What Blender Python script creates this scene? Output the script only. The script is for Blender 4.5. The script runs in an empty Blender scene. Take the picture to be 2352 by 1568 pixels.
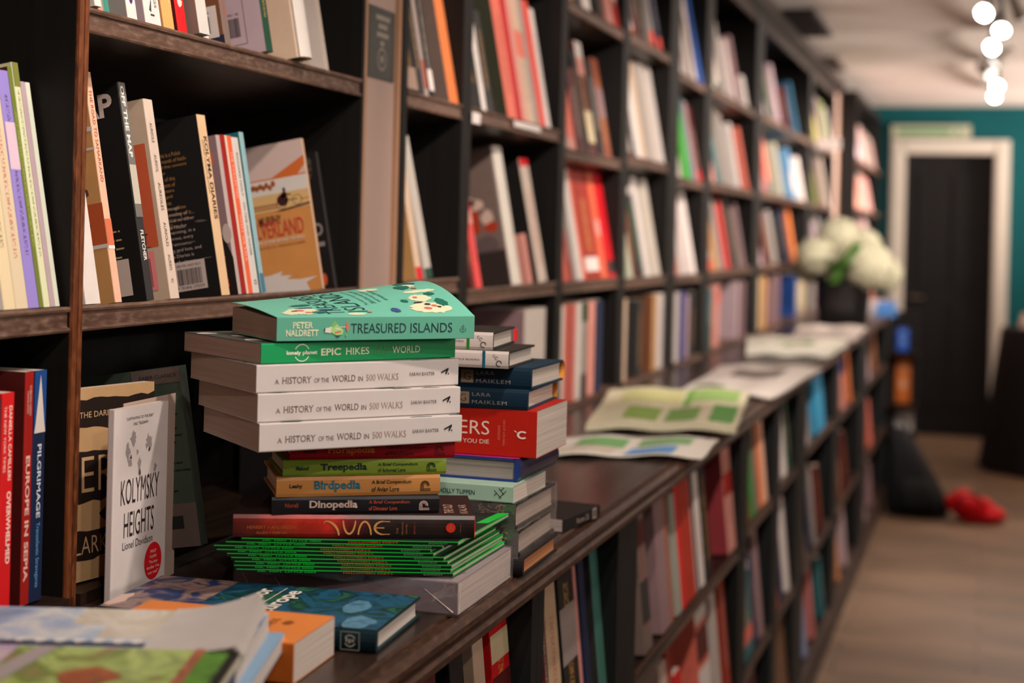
import bpy, bmesh, math, random
from mathutils import Vector, Matrix
random.seed(7)
S = bpy.context.scene
COL = S.collection
PI = math.pi

# ------------------------------------------------------------------ camera, world, exposure
FPX, PX, PY, CAMH = 3500.0, 1176.0, 534.0, 1.40      # focal length in px of a 2352 px wide frame, principal point, eye height
TH = math.atan(1090 / FPX); RO = math.atan(.024)
cT, sT, cR, sR = math.cos(TH), math.sin(TH), math.cos(RO), math.sin(RO)
FW = Vector((-sT, cT, 0)); RT = Vector((cT, sT, 0)); UPV = Vector((0, 0, 1))
cR_ = RT * cR + UPV * sR; cU_ = -RT * sR + UPV * cR
cd = bpy.data.cameras.new('camera'); cam = bpy.data.objects.new('camera', cd); COL.objects.link(cam)
cm = Matrix((cR_, cU_, -FW)).transposed().to_4x4(); cm.translation = (0, 0, CAMH)
cam.matrix_world = cm
cd.sensor_width = 36; cd.lens = FPX / 2352 * 36; cd.shift_y = -(784 - PY) / 2352
cd.clip_start = .05; cd.clip_end = 60
cd.dof.use_dof = True; cd.dof.focus_distance = 1.62; cd.dof.aperture_fstop = 3.3; cd.dof.aperture_blades = 9
S.camera = cam
w = bpy.data.worlds.new('world'); S.world = w; w.use_nodes = True
w.node_tree.nodes['Background'].inputs[0].default_value = (1.0, .86, .78, 1)
w.node_tree.nodes['Background'].inputs[1].default_value = .085
S.view_settings.view_transform = 'Standard'; S.view_settings.look = 'None'
S.view_settings.gamma = 1; S.view_settings.use_curve_mapping = False
S.view_settings.exposure = -0.2

def lamp(kind, loc, energy, target=None, size=.03, angle=50, blend=.5, col=(1, .86, .77)):
    l = bpy.data.lights.new('lamp_light', kind); l.energy = energy; l.color = col
    l.shadow_soft_size = size
    if kind == 'SPOT': l.spot_size = math.radians(angle); l.spot_blend = blend
    o = bpy.data.objects.new('lamp_light', l); COL.objects.link(o); o.location = loc
    if target is not None:
        o.rotation_euler = (Vector(target) - Vector(loc)).to_track_quat('-Z', 'Y').to_euler()
    return o
# track spotlights: (lamp position, aim, energy, cone)
SPOTS = [((.62, -.10, 2.26), (-.62, 1.45, 1.20), 24, 50), ((-.16, 1.30, 2.26), (-.60, 1.42, 1.15), 48, 90), ((.04, .80, 2.26), (-.70, 1.50, 1.25), 14, 62), ((.10, .10, 2.26), (-.86, 1.6, 1.40), 42, 40),
         ((.05, 2.0, 2.26), (-.8, 2.9, 1.35), 90, 66), ((.05, 3.1, 2.26), (-.7, 4.1, 1.2), 105, 68), ((.05, 4.3, 2.26), (-.8, 5.3, 1.4), 110, 68),
         ((-.03, 5.85, 2.2), (-.8, 6.7, 1.5), 120, 70), ((.035, 6.35, 2.2), (.5, 5.5, 0), 100, 80),
         ((.0, 6.95, 2.2), (-.8, 7.9, 1.4), 120, 70), ((.02, 7.6, 2.2), (.7, 7.0, 0), 100, 80),
         ((.02, 8.7, 2.2), (-.8, 9.6, 1.5), 120, 70), ((.03, 9.3, 2.2), (.0, 11.4, 1.2), 80, 80)]

# ------------------------------------------------------------------ helpers
def lin(c):
    return tuple((x / 255 / 12.92 if x / 255 <= .04045 else ((x / 255 + .055) / 1.055) ** 2.4) for x in c)
_mc = {}
def M(col, rough=.55, var=.10, scale=40, metal=0, key=None, coat=0):
    k = ('m', tuple(col), rough, var, scale, metal, coat)
    if k in _mc: return _mc[k]
    m = bpy.data.materials.new(key or 'paint'); m.use_nodes = True
    nt = m.node_tree; b = nt.nodes['Principled BSDF']
    l = lin(col)
    tc = nt.nodes.new('ShaderNodeTexCoord'); n = nt.nodes.new('ShaderNodeTexNoise')
    n.inputs['Scale'].default_value = scale; n.inputs['Detail'].default_value = 4
    nt.links.new(tc.outputs['Object'], n.inputs['Vector'])
    mx = nt.nodes.new('ShaderNodeMix'); mx.data_type = 'RGBA'
    mx.inputs[6].default_value = (*[x * (1 - var) for x in l], 1)
    mx.inputs[7].default_value = (*[min(1, x * (1 + var)) for x in l], 1)
    nt.links.new(n.outputs['Fac'], mx.inputs[0]); nt.links.new(mx.outputs[2], b.inputs['Base Color'])
    b.inputs['Roughness'].default_value = rough; b.inputs['Metallic'].default_value = metal; b.inputs['Specular IOR Level'].default_value = .5 if (metal or rough < .3) else .22
    b.inputs['Coat Weight'].default_value = coat
    _mc[k] = m; return m

def MSP(col, ink, rough=.5, lo=.25, hi=.8, dens=.5, half=.15):
    """cover material with a line of printed marks down the spine (generated coordinates)"""
    k = ('s', tuple(col), tuple(ink), rough, lo, hi, dens, half)
    if k in _mc: return _mc[k]
    m = bpy.data.materials.new('printed_spine'); m.use_nodes = True
    nt = m.node_tree; N = nt.nodes; L = nt.links; b = N['Principled BSDF']
    tc = N.new('ShaderNodeTexCoord'); sp = N.new('ShaderNodeSeparateXYZ'); L.new(tc.outputs['Generated'], sp.inputs[0])
    def mth(op, a, bb=None, c=None):
        n = N.new('ShaderNodeMath'); n.operation = op
        for i, x in enumerate((a, bb, c)):
            if x is None: continue
            if isinstance(x, (int, float)): n.inputs[i].default_value = x
            else: L.new(x, n.inputs[i])
        return n.outputs[0]
    inx = mth('LESS_THAN', mth('ABSOLUTE', mth('SUBTRACT', sp.outputs[0], .5)), half)
    inz = mth('MULTIPLY', mth('GREATER_THAN', sp.outputs[2], lo), mth('LESS_THAN', sp.outputs[2], hi))
    iny = mth('LESS_THAN', sp.outputs[1], .03)
    mp = N.new('ShaderNodeMapping'); mp.inputs['Scale'].default_value = (5, 0, 120); L.new(tc.outputs['Generated'], mp.inputs[0])
    nz = N.new('ShaderNodeTexNoise'); nz.inputs['Scale'].default_value = 1; nz.inputs['Detail'].default_value = 1
    L.new(mp.outputs[0], nz.inputs[0])
    on_ = mth('GREATER_THAN', nz.outputs['Fac'], dens)
    f = mth('MULTIPLY', mth('MULTIPLY', inx, inz), mth('MULTIPLY', iny, on_))
    mx = N.new('ShaderNodeMix'); mx.data_type = 'RGBA'; L.new(f, mx.inputs[0])
    mx.inputs[6].default_value = (*lin(col), 1); mx.inputs[7].default_value = (*[.4 * p + .6 * q for p, q in zip(lin(col), lin(ink))], 1)
    L.new(mx.outputs[2], b.inputs['Base Color']); b.inputs['Roughness'].default_value = rough; b.inputs['Specular IOR Level'].default_value = .22
    _mc[k] = m; return m

def MPAGE(col=(205, 190, 172), fine=900):
    k = ('p', tuple(col), fine)
    if k in _mc: return _mc[k]
    m = bpy.data.materials.new('page_edges'); m.use_nodes = True
    nt = m.node_tree; N = nt.nodes; L = nt.links; b = N['Principled BSDF']
    tc = N.new('ShaderNodeTexCoord'); mp = N.new('ShaderNodeMapping'); mp.inputs['Scale'].default_value = (fine, 4, 4)
    L.new(tc.outputs['Object'], mp.inputs[0])
    n = N.new('ShaderNodeTexNoise'); n.inputs['Scale'].default_value = 1; n.inputs['Detail'].default_value = 3; L.new(mp.outputs[0], n.inputs[0])
    r = N.new('ShaderNodeMapRange'); r.inputs[1].default_value = .35; r.inputs[2].default_value = .65; L.new(n.outputs['Fac'], r.inputs[0])
    mx = N.new('ShaderNodeMix'); mx.data_type = 'RGBA'; L.new(r.outputs[0], mx.inputs[0]); l = lin(col)
    mx.inputs[6].default_value = (*[x * .74 for x in l], 1); mx.inputs[7].default_value = (*l, 1)
    L.new(mx.outputs[2], b.inputs['Base Color']); b.inputs['Roughness'].default_value = .9
    _mc[k] = m; return m

def MART(cols, scale=20, dist=1.2, rough=.4, stretch=(1, 1, 1)):
    k = ('a', tuple(cols), scale, dist, stretch)
    if k in _mc: return _mc[k]
    m = bpy.data.materials.new('printed_artwork'); m.use_nodes = True
    nt = m.node_tree; N = nt.nodes; L = nt.links; b = N['Principled BSDF']
    tc = N.new('ShaderNodeTexCoord'); mp = N.new('ShaderNodeMapping'); mp.inputs['Scale'].default_value = stretch; L.new(tc.outputs['Object'], mp.inputs[0])
    n = N.new('ShaderNodeTexNoise'); n.inputs['Scale'].default_value = scale; n.inputs['Detail'].default_value = 5; n.inputs['Distortion'].default_value = dist; L.new(mp.outputs[0], n.inputs[0])
    r = N.new('ShaderNodeValToRGB'); e = r.color_ramp.elements; q = len(cols)
    e[0].position = .28; e[0].color = (*lin(cols[0]), 1); e[1].position = .72; e[1].color = (*lin(cols[-1]), 1)
    for i, c in enumerate(cols[1:-1]): x = e.new(.28 + .44 * (i + 1) / (q - 1)); x.color = (*lin(c), 1)
    L.new(n.outputs['Fac'], r.inputs[0]); L.new(r.outputs[0], b.inputs['Base Color']); b.inputs['Roughness'].default_value = rough
    _mc[k] = m; return m

def MWOOD(c1, c2, axis=1, rough=.38, wear=None, scale=1.0):
    k = ('w', tuple(c1), tuple(c2), axis, rough, wear, scale)
    if k in _mc: return _mc[k]
    m = bpy.data.materials.new('stained_wood'); m.use_nodes = True
    nt = m.node_tree; N = nt.nodes; L = nt.links; b = N['Principled BSDF']
    tc = N.new('ShaderNodeTexCoord'); mp = N.new('ShaderNodeMapping')
    s = [60 * scale] * 3; s[axis] = 3 * scale; mp.inputs['Scale'].default_value = s
    L.new(tc.outputs['Object'], mp.inputs[0])
    n = N.new('ShaderNodeTexNoise'); n.inputs['Scale'].default_value = 1; n.inputs['Detail'].default_value = 6; L.new(mp.outputs[0], n.inputs[0])
    cr = N.new('ShaderNodeValToRGB'); cr.color_ramp.elements[0].position = .35; cr.color_ramp.elements[1].position = .7
    cr.color_ramp.elements[0].color = (*lin(c1), 1); cr.color_ramp.elements[1].color = (*lin(c2), 1)
    L.new(n.outputs['Fac'], cr.inputs[0]); out = cr.outputs[0]
    if wear:
        n2 = N.new('ShaderNodeTexNoise'); n2.inputs['Scale'].default_value = 110; n2.inputs['Detail'].default_value = 8
        mp2 = N.new('ShaderNodeMapping'); s2 = [1.6] * 3; s2[axis] = .5; mp2.inputs['Scale'].default_value = s2
        L.new(tc.outputs['Object'], mp2.inputs[0]); L.new(mp2.outputs[0], n2.inputs[0])
        r = N.new('ShaderNodeMapRange'); r.inputs[1].default_value = .45; r.inputs[2].default_value = .75; L.new(n2.outputs['Fac'], r.inputs[0])
        mx = N.new('ShaderNodeMix'); mx.data_type = 'RGBA'; L.new(r.outputs[0], mx.inputs[0]); L.new(out, mx.inputs[6])
        mx.inputs[7].default_value = (*lin(wear), 1); out = mx.outputs[2]
    L.new(out, b.inputs['Base Color']); b.inputs['Roughness'].default_value = rough; b.inputs['Specular IOR Level'].default_value = .5 if rough < .33 else .22
    _mc[k] = m; return m

def mesh_obj(name, verts, faces, mats, parent=None, idx=None, smooth=False, mw=None):
    me = bpy.data.meshes.new(name); me.from_pydata([tuple(v) for v in verts], [], faces)
    for m in (mats if isinstance(mats, (list, tuple)) else [mats]): me.materials.append(m)
    if idx: me.polygons.foreach_set('material_index', idx)
    if smooth: me.polygons.foreach_set('use_smooth', [True] * len(me.polygons))
    me.validate(); me.update()
    o = bpy.data.objects.new(name, me); COL.objects.link(o)
    if parent: o.parent = parent
    if mw is not None: o.matrix_local = mw
    return o
class MB:
    def __init__(s): s.v = []; s.f = []; s.i = []
    def add(s, vs, fs, mi=0):
        n = len(s.v); s.v += [tuple(v) for v in vs]; s.f += [tuple(a + n for a in f) for f in fs]; s.i += [mi] * len(fs)
    def box(s, a, b, mi=0):
        x0, y0, z0 = a; x1, y1, z1 = b
        s.add([(x0, y0, z0), (x1, y0, z0), (x1, y1, z0), (x0, y1, z0), (x0, y0, z1), (x1, y0, z1), (x1, y1, z1), (x0, y1, z1)],
              [(0, 3, 2, 1), (4, 5, 6, 7), (0, 1, 5, 4), (1, 2, 6, 5), (2, 3, 7, 6), (3, 0, 4, 7)], mi)
    def prism(s, prof, a, b, axis='y', mi=0, mis=None):
        """closed 2D profile (list of (p,q)) swept from a to b along axis; y: (x,z)  z: (x,y)"""
        n = len(prof)
        if axis == 'y': V = [(p, a, q) for p, q in prof] + [(p, b, q) for p, q in prof]
        elif axis == 'z': V = [(p, q, a) for p, q in prof] + [(p, q, b) for p, q in prof]
        else: V = [(a, p, q) for p, q in prof] + [(b, p, q) for p, q in prof]
        F = [(k, (k + 1) % n, n + (k + 1) % n, n + k) for k in range(n)] + [tuple(range(n))[::-1], tuple(range(n, 2 * n))]
        nn = len(s.v); s.v += V; s.f += [tuple(x + nn for x in f) for f in F]
        s.i += (mis or [mi] * n) + [mi, mi]
    def tube(s, p0, p1, r0, r1=None, n=12, mi=0):
        r1 = r0 if r1 is None else r1; p0 = Vector(p0); p1 = Vector(p1); d = (p1 - p0).normalized()
        a = d.orthogonal().normalized(); b = d.cross(a)
        V = [p0 + (a * math.cos(t) + b * math.sin(t)) * r0 for t in [2 * PI * k / n for k in range(n)]] + \
            [p1 + (a * math.cos(t) + b * math.sin(t)) * r1 for t in [2 * PI * k / n for k in range(n)]]
        s.add(V, [(k, (k + 1) % n, n + (k + 1) % n, n + k) for k in range(n)] + [tuple(range(n))[::-1], tuple(range(n, 2 * n))], mi)
    def grid(s, fn, nu, nv, mi=0):
        V = [fn(i / nu, j / nv) for j in range(nv + 1) for i in range(nu + 1)]
        s.add(V, [(j * (nu + 1) + i, j * (nu + 1) + i + 1, (j + 1) * (nu + 1) + i + 1, (j + 1) * (nu + 1) + i) for j in range(nv) for i in range(nu)], mi)
    def lathe(s, prof, n=24, c=(0, 0, 0), mi=0):
        V = [(c[0] + r * math.cos(2 * PI * k / n), c[1] + r * math.sin(2 * PI * k / n), c[2] + z) for r, z in prof for k in range(n)]
        F = [(j * n + k, j * n + (k + 1) % n, (j + 1) * n + (k + 1) % n, (j + 1) * n + k) for j in range(len(prof) - 1) for k in range(n)]
        s.add(V, F, mi)
    def obj(s, name, mats, parent=None, smooth=False, mw=None):
        o = mesh_obj(name, s.v, s.f, mats, parent, s.i if any(s.i) else None, smooth, mw)
        bm = bmesh.new(); bm.from_mesh(o.data); bmesh.ops.recalc_face_normals(bm, faces=bm.faces); bm.to_mesh(o.data); bm.free()
        return o
def empty(name, loc=(0, 0, 0), mw=None):
    o = bpy.data.objects.new(name, None); COL.objects.link(o); o.empty_display_size = .05
    if mw is not None: o.matrix_world = mw
    else: o.location = loc
    return o
def tag(o, label, cat, group=None):
    o['label'] = label; o['category'] = cat
    if len(label.split()) > 16: open('/tmp/long.txt','a').write(label+'\n')
    if group: o['group'] = group
    return o
def struct(o):
    o['kind'] = 'structure'; return o

def ray(u, v):
    a = (u - PX) / FPX; b = -(v - PY) / FPX
    return FW + a * cR_ + b * cU_
def on(u, v, X=None, Y=None, Z=None):
    d = ray(u, v)
    t = X / d.x if X is not None else (Y / d.y if Y is not None else (Z - CAMH) / d.z)
    return Vector((d.x * t, d.y * t, CAMH + d.z * t))
def pr(p):
    q = Vector(p) - Vector((0, 0, CAMH)); w_ = q.dot(FW)
    return PX + FPX * q.dot(cR_) / w_, PY - FPX * q.dot(cU_) / w_
def yat(u, X, z):
    v = 600
    for _ in range(5):
        Y = on(u, v, X=X).y; v = pr((X, Y, z))[1]
    return Y

# ------------------------------------------------------------------ lettering
def text_data(s, bold=0, serif=False, space=1.0):
    cu = bpy.data.curves.new('t', 'FONT'); cu.body = s; cu.resolution_u = 3; cu.offset = bold; cu.space_character = space
    cu.align_x = 'LEFT'
    o = bpy.data.objects.new('t', cu)
    me = bpy.data.meshes.new_from_object(o)
    bm = bmesh.new(); bm.from_mesh(me)
    vs = [v.co.copy() for v in bm.verts]; fs = [[v.index for v in f.verts] for f in bm.faces]
    bm.verts.ensure_lookup_table()
    if serif and vs:
        eps = .012
        for e in [e for e in bm.edges if len(e.link_faces) == 1]:
            a, b = e.verts[0].co, e.verts[1].co
            if abs(a.y - b.y) > eps or not (.02 < abs(a.x - b.x) < .24): continue
            f = e.link_faces[0]; cy = sum(v.co.y for v in f.verts) / len(f.verts)
            x0, x1 = min(a.x, b.x), max(a.x, b.x); y = a.y; th = .035
            y2 = y + th if cy > y else y - th
            n = len(vs); e_ = .055
            vs += [Vector((x0 - e_, y, 0)), Vector((x1 + e_, y, 0)), Vector((x1 + e_, y2, 0)), Vector((x0 - e_, y2, 0))]
            fs.append([n, n + 1, n + 2, n + 3] if y2 > y else [n + 3, n + 2, n + 1, n])
    bm.free(); bpy.data.meshes.remove(me); bpy.data.objects.remove(o); bpy.data.curves.remove(cu)
    return vs, fs
_tc = {}
class Print:
    """flat print collected on one face of a book: u to the right, v up, metres"""
    def __init__(s): s.v = []; s.f = []
    def text(s, st, u0, v0, wd, ht, bold=0, serif=False, space=1.0, rot=0):
        k = (st, bold, serif, space)
        if k not in _tc: _tc[k] = text_data(st, bold, serif, space)
        vs, fs = _tc[k]
        if not vs: return s
        x0 = min(v.x for v in vs); x1 = max(v.x for v in vs); y0 = min(v.y for v in vs); y1 = max(v.y for v in vs)
        n = len(s.v); cr, sr = math.cos(rot), math.sin(rot)
        for v in vs:
            a = (v.x - x0) / (x1 - x0) * wd; b = (v.y - y0) / max(1e-6, y1 - y0) * ht
            s.v.append((u0 + a * cr - b * sr, v0 + a * sr + b * cr, 0))
        s.f += [[i + n for i in f] for f in fs]; return s
    def poly(s, pts):
        n = len(s.v); s.v += [(p[0], p[1], 0) for p in pts]; s.f.append(list(range(n, n + len(pts)))); return s
    def rect(s, a, b, c, d): return s.poly([(a, b), (c, b), (c, d), (a, d)])
    def ell(s, cx, cy, rx, ry, n=20, rot=0):
        return s.poly([(cx + rx * math.cos(t) * math.cos(rot) - ry * math.sin(t) * math.sin(rot), cy + rx * math.cos(t) * math.sin(rot) + ry * math.sin(t) * math.cos(rot)) for t in [2 * PI * k / n for k in range(n)]])
    def ring(s, cx, cy, r0, r1, a0=0, a1=2 * PI, n=24, sx=1):
        m = len(s.v)
        for k in range(n + 1):
            t = a0 + (a1 - a0) * k / n
            s.v += [(cx + r0 * math.cos(t) * sx, cy + r0 * math.sin(t), 0), (cx + r1 * math.cos(t) * sx, cy + r1 * math.sin(t), 0)]
        s.f += [[m + 2 * k, m + 2 * k + 1, m + 2 * k + 3, m + 2 * k + 2] for k in range(n)]; return s
    def blob(s, cx, cy, rx, ry, rnd, n=14, j=.35):
        return s.poly([(cx + rx * (1 - j * rnd.random()) * math.cos(t), cy + ry * (1 - j * rnd.random()) * math.sin(t)) for t in [2 * PI * k / n for k in range(n)]])
    def lines(s, u0, v0, wd, n, lh, ht, rnd, words=True):
        for k in range(n):
            x = u0; end = u0 + wd * (.75 + .25 * rnd.random()); y = v0 - k * lh
            while x < end:
                l = min(end - x, ht * (1.5 + 4 * rnd.random())); s.rect(x, y, x + l, y + ht * .55); x += l + ht * .5
        return s
    def barcode(s, u0, v0, wd, ht, rnd):
        x = u0
        while x < u0 + wd:
            l = wd * rnd.choice([.012, .02, .03]); s.rect(x, v0, min(x + l, u0 + wd), v0 + ht); x += l + wd * rnd.choice([.012, .02, .028])
        return s
    def warp(s, fn): s.v = [fn(*v) for v in s.v]; return s
    def obj(s, name, mat, parent, mw):
        if not s.v: return None
        # print areas that lie far apart on the cover become parts of their own
        comp = list(range(len(s.v)))
        def find(a):
            while comp[a] != a: comp[a] = comp[comp[a]]; a = comp[a]
            return a
        for f in s.f:
            for x in f[1:]: comp[find(x)] = find(f[0])
        bb = {}
        for i, v in enumerate(s.v):
            r_ = find(i); b = bb.get(r_)
            if b is None: bb[r_] = [v[0], v[1], v[0], v[1]]
            else: b[0] = min(b[0], v[0]); b[1] = min(b[1], v[1]); b[2] = max(b[2], v[0]); b[3] = max(b[3], v[1])
        ks = list(bb)
        if len(ks) > 400: return mesh_obj(name, s.v, s.f, mat, parent, mw=mw)
        sz = {k: max(bb[k][2] - bb[k][0], bb[k][3] - bb[k][1]) for k in ks}
        for i in range(len(ks)):
            for j in range(i + 1, len(ks)):
                if find(ks[i]) == find(ks[j]): continue
                a, b = bb[ks[i]], bb[ks[j]]
                g = math.hypot(max(0, a[0] - b[2], b[0] - a[2]), max(0, a[1] - b[3], b[1] - a[3]))
                if g <= max(.0195, .49 * max(sz[ks[i]], sz[ks[j]])): comp[find(ks[j])] = find(ks[i])
        groups = {}
        for f in s.f: groups.setdefault(find(f[0]), []).append(f)
        first = None
        for fs in groups.values():
            used = sorted({i for f in fs for i in f}); ix = {u: k for k, u in enumerate(used)}
            o_ = mesh_obj(name, [s.v[u] for u in used], [[ix[i] for i in f] for f in fs], mat, parent, mw=mw)
            first = first or o_
        return first

def face_m(face, T, W, H, off=.0003, bulge=0):
    if face == 'spine': e1, e2, n, o = (0, 0, -1), (1, 0, 0), (0, -1, 0), (0, -bulge, H)
    elif face == 'back': e1, e2, n, o = (0, -1, 0), (0, 0, 1), (-1, 0, 0), (0, W, 0)
    elif face == 'front': e1, e2, n, o = (0, 1, 0), (0, 0, 1), (1, 0, 0), (T, 0, 0)
    m = Matrix((e1, e2, n)).transposed().to_4x4(); m.translation = Vector(o) + Vector(n) * off
    return m

# ------------------------------------------------------------------ books
def stand_m(X, Y, z, tilt=0, lean=0, turn=0):
    lz = Vector((-math.sin(tilt), 0, math.cos(tilt))); ly = Vector((-math.cos(tilt), 0, -math.sin(tilt))); lx = Vector((0, 1, 0))
    m = Matrix((lx, ly, lz)).transposed()
    if lean: m = Matrix.Rotation(lean, 3, 'X') @ m
    if turn: m = Matrix.Rotation(turn, 3, 'Z') @ m
    m = m.to_4x4(); m.translation = (X, Y, z); return m
def lie_m(R, z, ang):
    a = math.radians(ang); d = Vector((math.cos(a), math.sin(a), 0)); y = Vector((-math.sin(a), math.cos(a), 0))
    m = Matrix((Vector((0, 0, 1)), y, -d)).transposed().to_4x4(); m.translation = (R[0], R[1], z); return m

def book(mw, T, W, H, cover, spine=None, hard=False, pages=(205, 190, 172), name=None, label=None, cat='book', group=None, fine=900, round_=None):
    """local frame: x across the thickness (front cover at x=T), y from spine to fore-edge, z tail to head"""
    spine = spine or cover; mb = MB()
    if hard:
        c = .0024; ov = .003; b = round_ if round_ is not None else min(.004, T * .14)
        out = [(0, W), (0, .006), (.0012, .0035), (0, .001)] + [(T * k / 6, -b * math.sin(PI * k / 6)) for k in range(1, 6)] + [(T, .001), (T - .0012, .0035), (T, .006), (T, W), (T - c, W), (T - c, .004), (c, .004), (c, W)]
        n = len(out); mis = [0] * n
        for k in range(2, 10): mis[k] = 1
    else:
        c = min(.0005, T * .1); ov = .0004; b = min(.0012, T * .15)
        out = [(0, W), (0, b), (b * .3, b * .3), (b, 0), (T - b, 0), (T - b * .3, b * .3), (T, b), (T, W), (T - c, W), (T - c, .0012), (c, .0012), (c, W)]
        n = len(out); mis = [0] * n; mis[1] = mis[2] = mis[3] = mis[4] = mis[5] = 1
    mb.prism(out, 0, H, 'z', 0, mis)
    name = name or ('hardback' if hard else 'paperback')
    o = mb.obj(name, [cover, spine]); o.matrix_world = mw
    p = MB()
    y0 = .005 if hard else .0013
    fe = W - ov * 1.5
    bow = min(.0035, T * .12) if hard else 0
    prof = [(c, y0), (T - c, y0), (T - c, fe)] + ([(T * .75, fe - bow * .8), (T * .5, fe - bow), (T * .25, fe - bow * .8)] if hard else []) + [(c, fe)]
    p.prism(prof, ov if hard else .0002, H - (ov if hard else .0002), 'z')
    pb = p.obj('page_block', MPAGE(pages, fine), o)
    if hard: pass
    if label: tag(o, label, cat, group)
    o['_d'] = 0; del o['_d']
    return o

# ------------------------------------------------------------------ room shell
WOODD = MWOOD((15, 13, 12), (23, 19, 17), 2, .6)
WOODY = MWOOD((26, 18, 15), (46, 31, 24), 1, .4)
EDGE = MWOOD((74, 52, 42), (104, 78, 64), 1, .45, wear=(120, 96, 82))
NOSE = MWOOD((40, 24, 17), (62, 39, 28), 1, .46, wear=(82, 54, 38))
NPOST = MWOOD((66, 34, 20), (116, 64, 34), 2, .45, wear=(128, 74, 42))
COUNTER = MWOOD((30, 21, 17), (58, 42, 34), 1, .28)

def floor_mat():
    m = bpy.data.materials.new('worn_floorboards'); m.use_nodes = True
    nt = m.node_tree; N = nt.nodes; L = nt.links; b = N['Principled BSDF']
    tc = N.new('ShaderNodeTexCoord'); br = N.new('ShaderNodeTexBrick')
    mp = N.new('ShaderNodeMapping'); mp.inputs['Rotation'].default_value = (0, 0, 0); L.new(tc.outputs['Object'], mp.inputs[0]); L.new(mp.outputs[0], br.inputs[0])
    br.inputs['Scale'].default_value = 1; br.inputs['Brick Width'].default_value = .9; br.inputs['Row Height'].default_value = .14
    br.inputs['Mortar Size'].default_value = .003; br.inputs['Color1'].default_value = (*lin((134, 106, 82)), 1); br.inputs['Color2'].default_value = (*lin((112, 88, 68)), 1)
    br.inputs['Mortar'].default_value = (*lin((70, 52, 40)), 1)
    n = N.new('ShaderNodeTexNoise'); mp2 = N.new('ShaderNodeMapping'); mp2.inputs['Scale'].default_value = (1.2, 3, 1); L.new(tc.outputs['Object'], mp2.inputs[0])
    L.new(mp2.outputs[0], n.inputs[0]); n.inputs['Scale'].default_value = 1.6; n.inputs['Detail'].default_value = 5
    r = N.new('ShaderNodeMapRange'); r.inputs[1].default_value = .3; r.inputs[2].default_value = .7; r.inputs[3].default_value = .55; r.inputs[4].default_value = 1.1
    L.new(n.outputs['Fac'], r.inputs[0])
    mx = N.new('ShaderNodeMix'); mx.data_type = 'RGBA'; mx.blend_type = 'MULTIPLY'; mx.inputs[0].default_value = 1
    L.new(br.outputs[0], mx.inputs[6]); L.new(r.outputs[0], mx.inputs[7]); L.new(mx.outputs[2], b.inputs['Base Color']); b.inputs['Roughness'].default_value = .5
    return m
mb = MB(); mb.box((-1.2, -3, -.05), (2.6, 11.7, 0)); struct(mb.obj('floor', floor_mat()))
CEIL = M((214, 203, 194), .8, .04, 3)
mb = MB()
ribs = [-3.0, -1.75, -.5, .75, 2.0, 3.25, 4.5, 5.75, 7.0, 8.25, 9.6, 12.3]
prof = []
for a, b in zip(ribs, ribs[1:]):
    for k in range(10):
        t = k / 10; prof.append((a + (b - a) * t, 2.345 + .055 * math.sin(PI * t) ** .8))
prof.append((12.3, 2.345)); prof += [(12.3, 2.5), (-3, 2.5)]
mb.prism(prof, -1.2, 2.6, 'x'); struct(mb.obj('ceiling', CEIL))
mb = MB(); mb.box((-1.2, -3, 0), (-1.12, 11.7, 2.42)); struct(mb.obj('wall_left', M((60, 48, 42), .8)))
mb = MB(); mb.box((2.5, -3, 0), (2.6, 11.7, 2.42)); struct(mb.obj('wall_right', M((140, 124, 110), .8)))
mb = MB(); mb.box((-1.2, -3.1, 0), (2.6, -3, 2.345)); struct(mb.obj('wall_front', M((170, 156, 146), .8)))
DX0, DX1, DZ = -.576, .043, 2.045
TEAL = M((0, 66, 70), .9, .12, 6)
mb = MB(); Yw = 11.5
mb.box((-1.12, Yw, 0), (DX0, Yw + .12, 2.44)); mb.box((DX1, Yw, 0), (2.5, Yw + .12, 2.44)); mb.box((DX0, Yw, DZ), (DX1, Yw + .12, 2.44))
struct(mb.obj('wall_back', TEAL))
# door: dark slab in a white frame
d = empty('door_1', (DX0, Yw + .03, 0)); struct(d)
mb = MB(); mb.box((0, 0, 0), (DX1 - DX0, .045, DZ))
for (a, b, z0, z1) in ((.09, .29, .2, .95), (.34, .53, .2, .95), (.09, .29, 1.08, 1.9), (.34, .53, 1.08, 1.9)):
    mb.box((a, -.008, z0), (b, 0, z1))
mb.obj('door_leaf', M((13, 10, 10), .8), d)
mb = MB(); mb.tube((.06, -.05, 1.0), (.06, 0, 1.0), .012); mb.tube((.06, -.05, 1.0), (.15, -.05, 1.0), .008); mb.obj('door_handle', M((150, 140, 125), .3, metal=1), d)
mb = MB(); fw = .105
for a, b in ((-fw, 0), (DX1 - DX0, DX1 - DX0 + fw)): mb.box((a, -.075, 0), (b, -.03, DZ + .1)); mb.box((a + .02, -.085, 0), (b - .02, -.075, DZ + .08))
mb.box((0, -.075, DZ), (DX1 - DX0, -.03, DZ + .1)); mb.box((0, -.085, DZ + .02), (DX1 - DX0, -.075, DZ + .08))
mb.obj('door_frame', M((176, 168, 156), .5), d)
o = MB(); o.box((-.68, 11.44, 2.155), (-.125, 11.46, 2.25)); sg = o.obj('wall_sign', M((150, 150, 128), .6))
tag(sg, 'long pale sign board with faint green lettering fixed above the dark door', 'sign')
p = Print(); p.lines(.05, .03, .44, 1, .04, .07, random.Random(2)); p.obj('lettering', M((70, 118, 78), .6), sg, Matrix(((1, 0, 0, -.68), (0, 0, -1, 11.439), (0, 1, 0, 2.155), (0, 0, 0, 1))))
mb = MB(); mb.box((.15, 11.47, 0), (2.5, 11.5, .12)); struct(mb.obj('baseboard_back', M((40, 34, 30), .6)))

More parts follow.
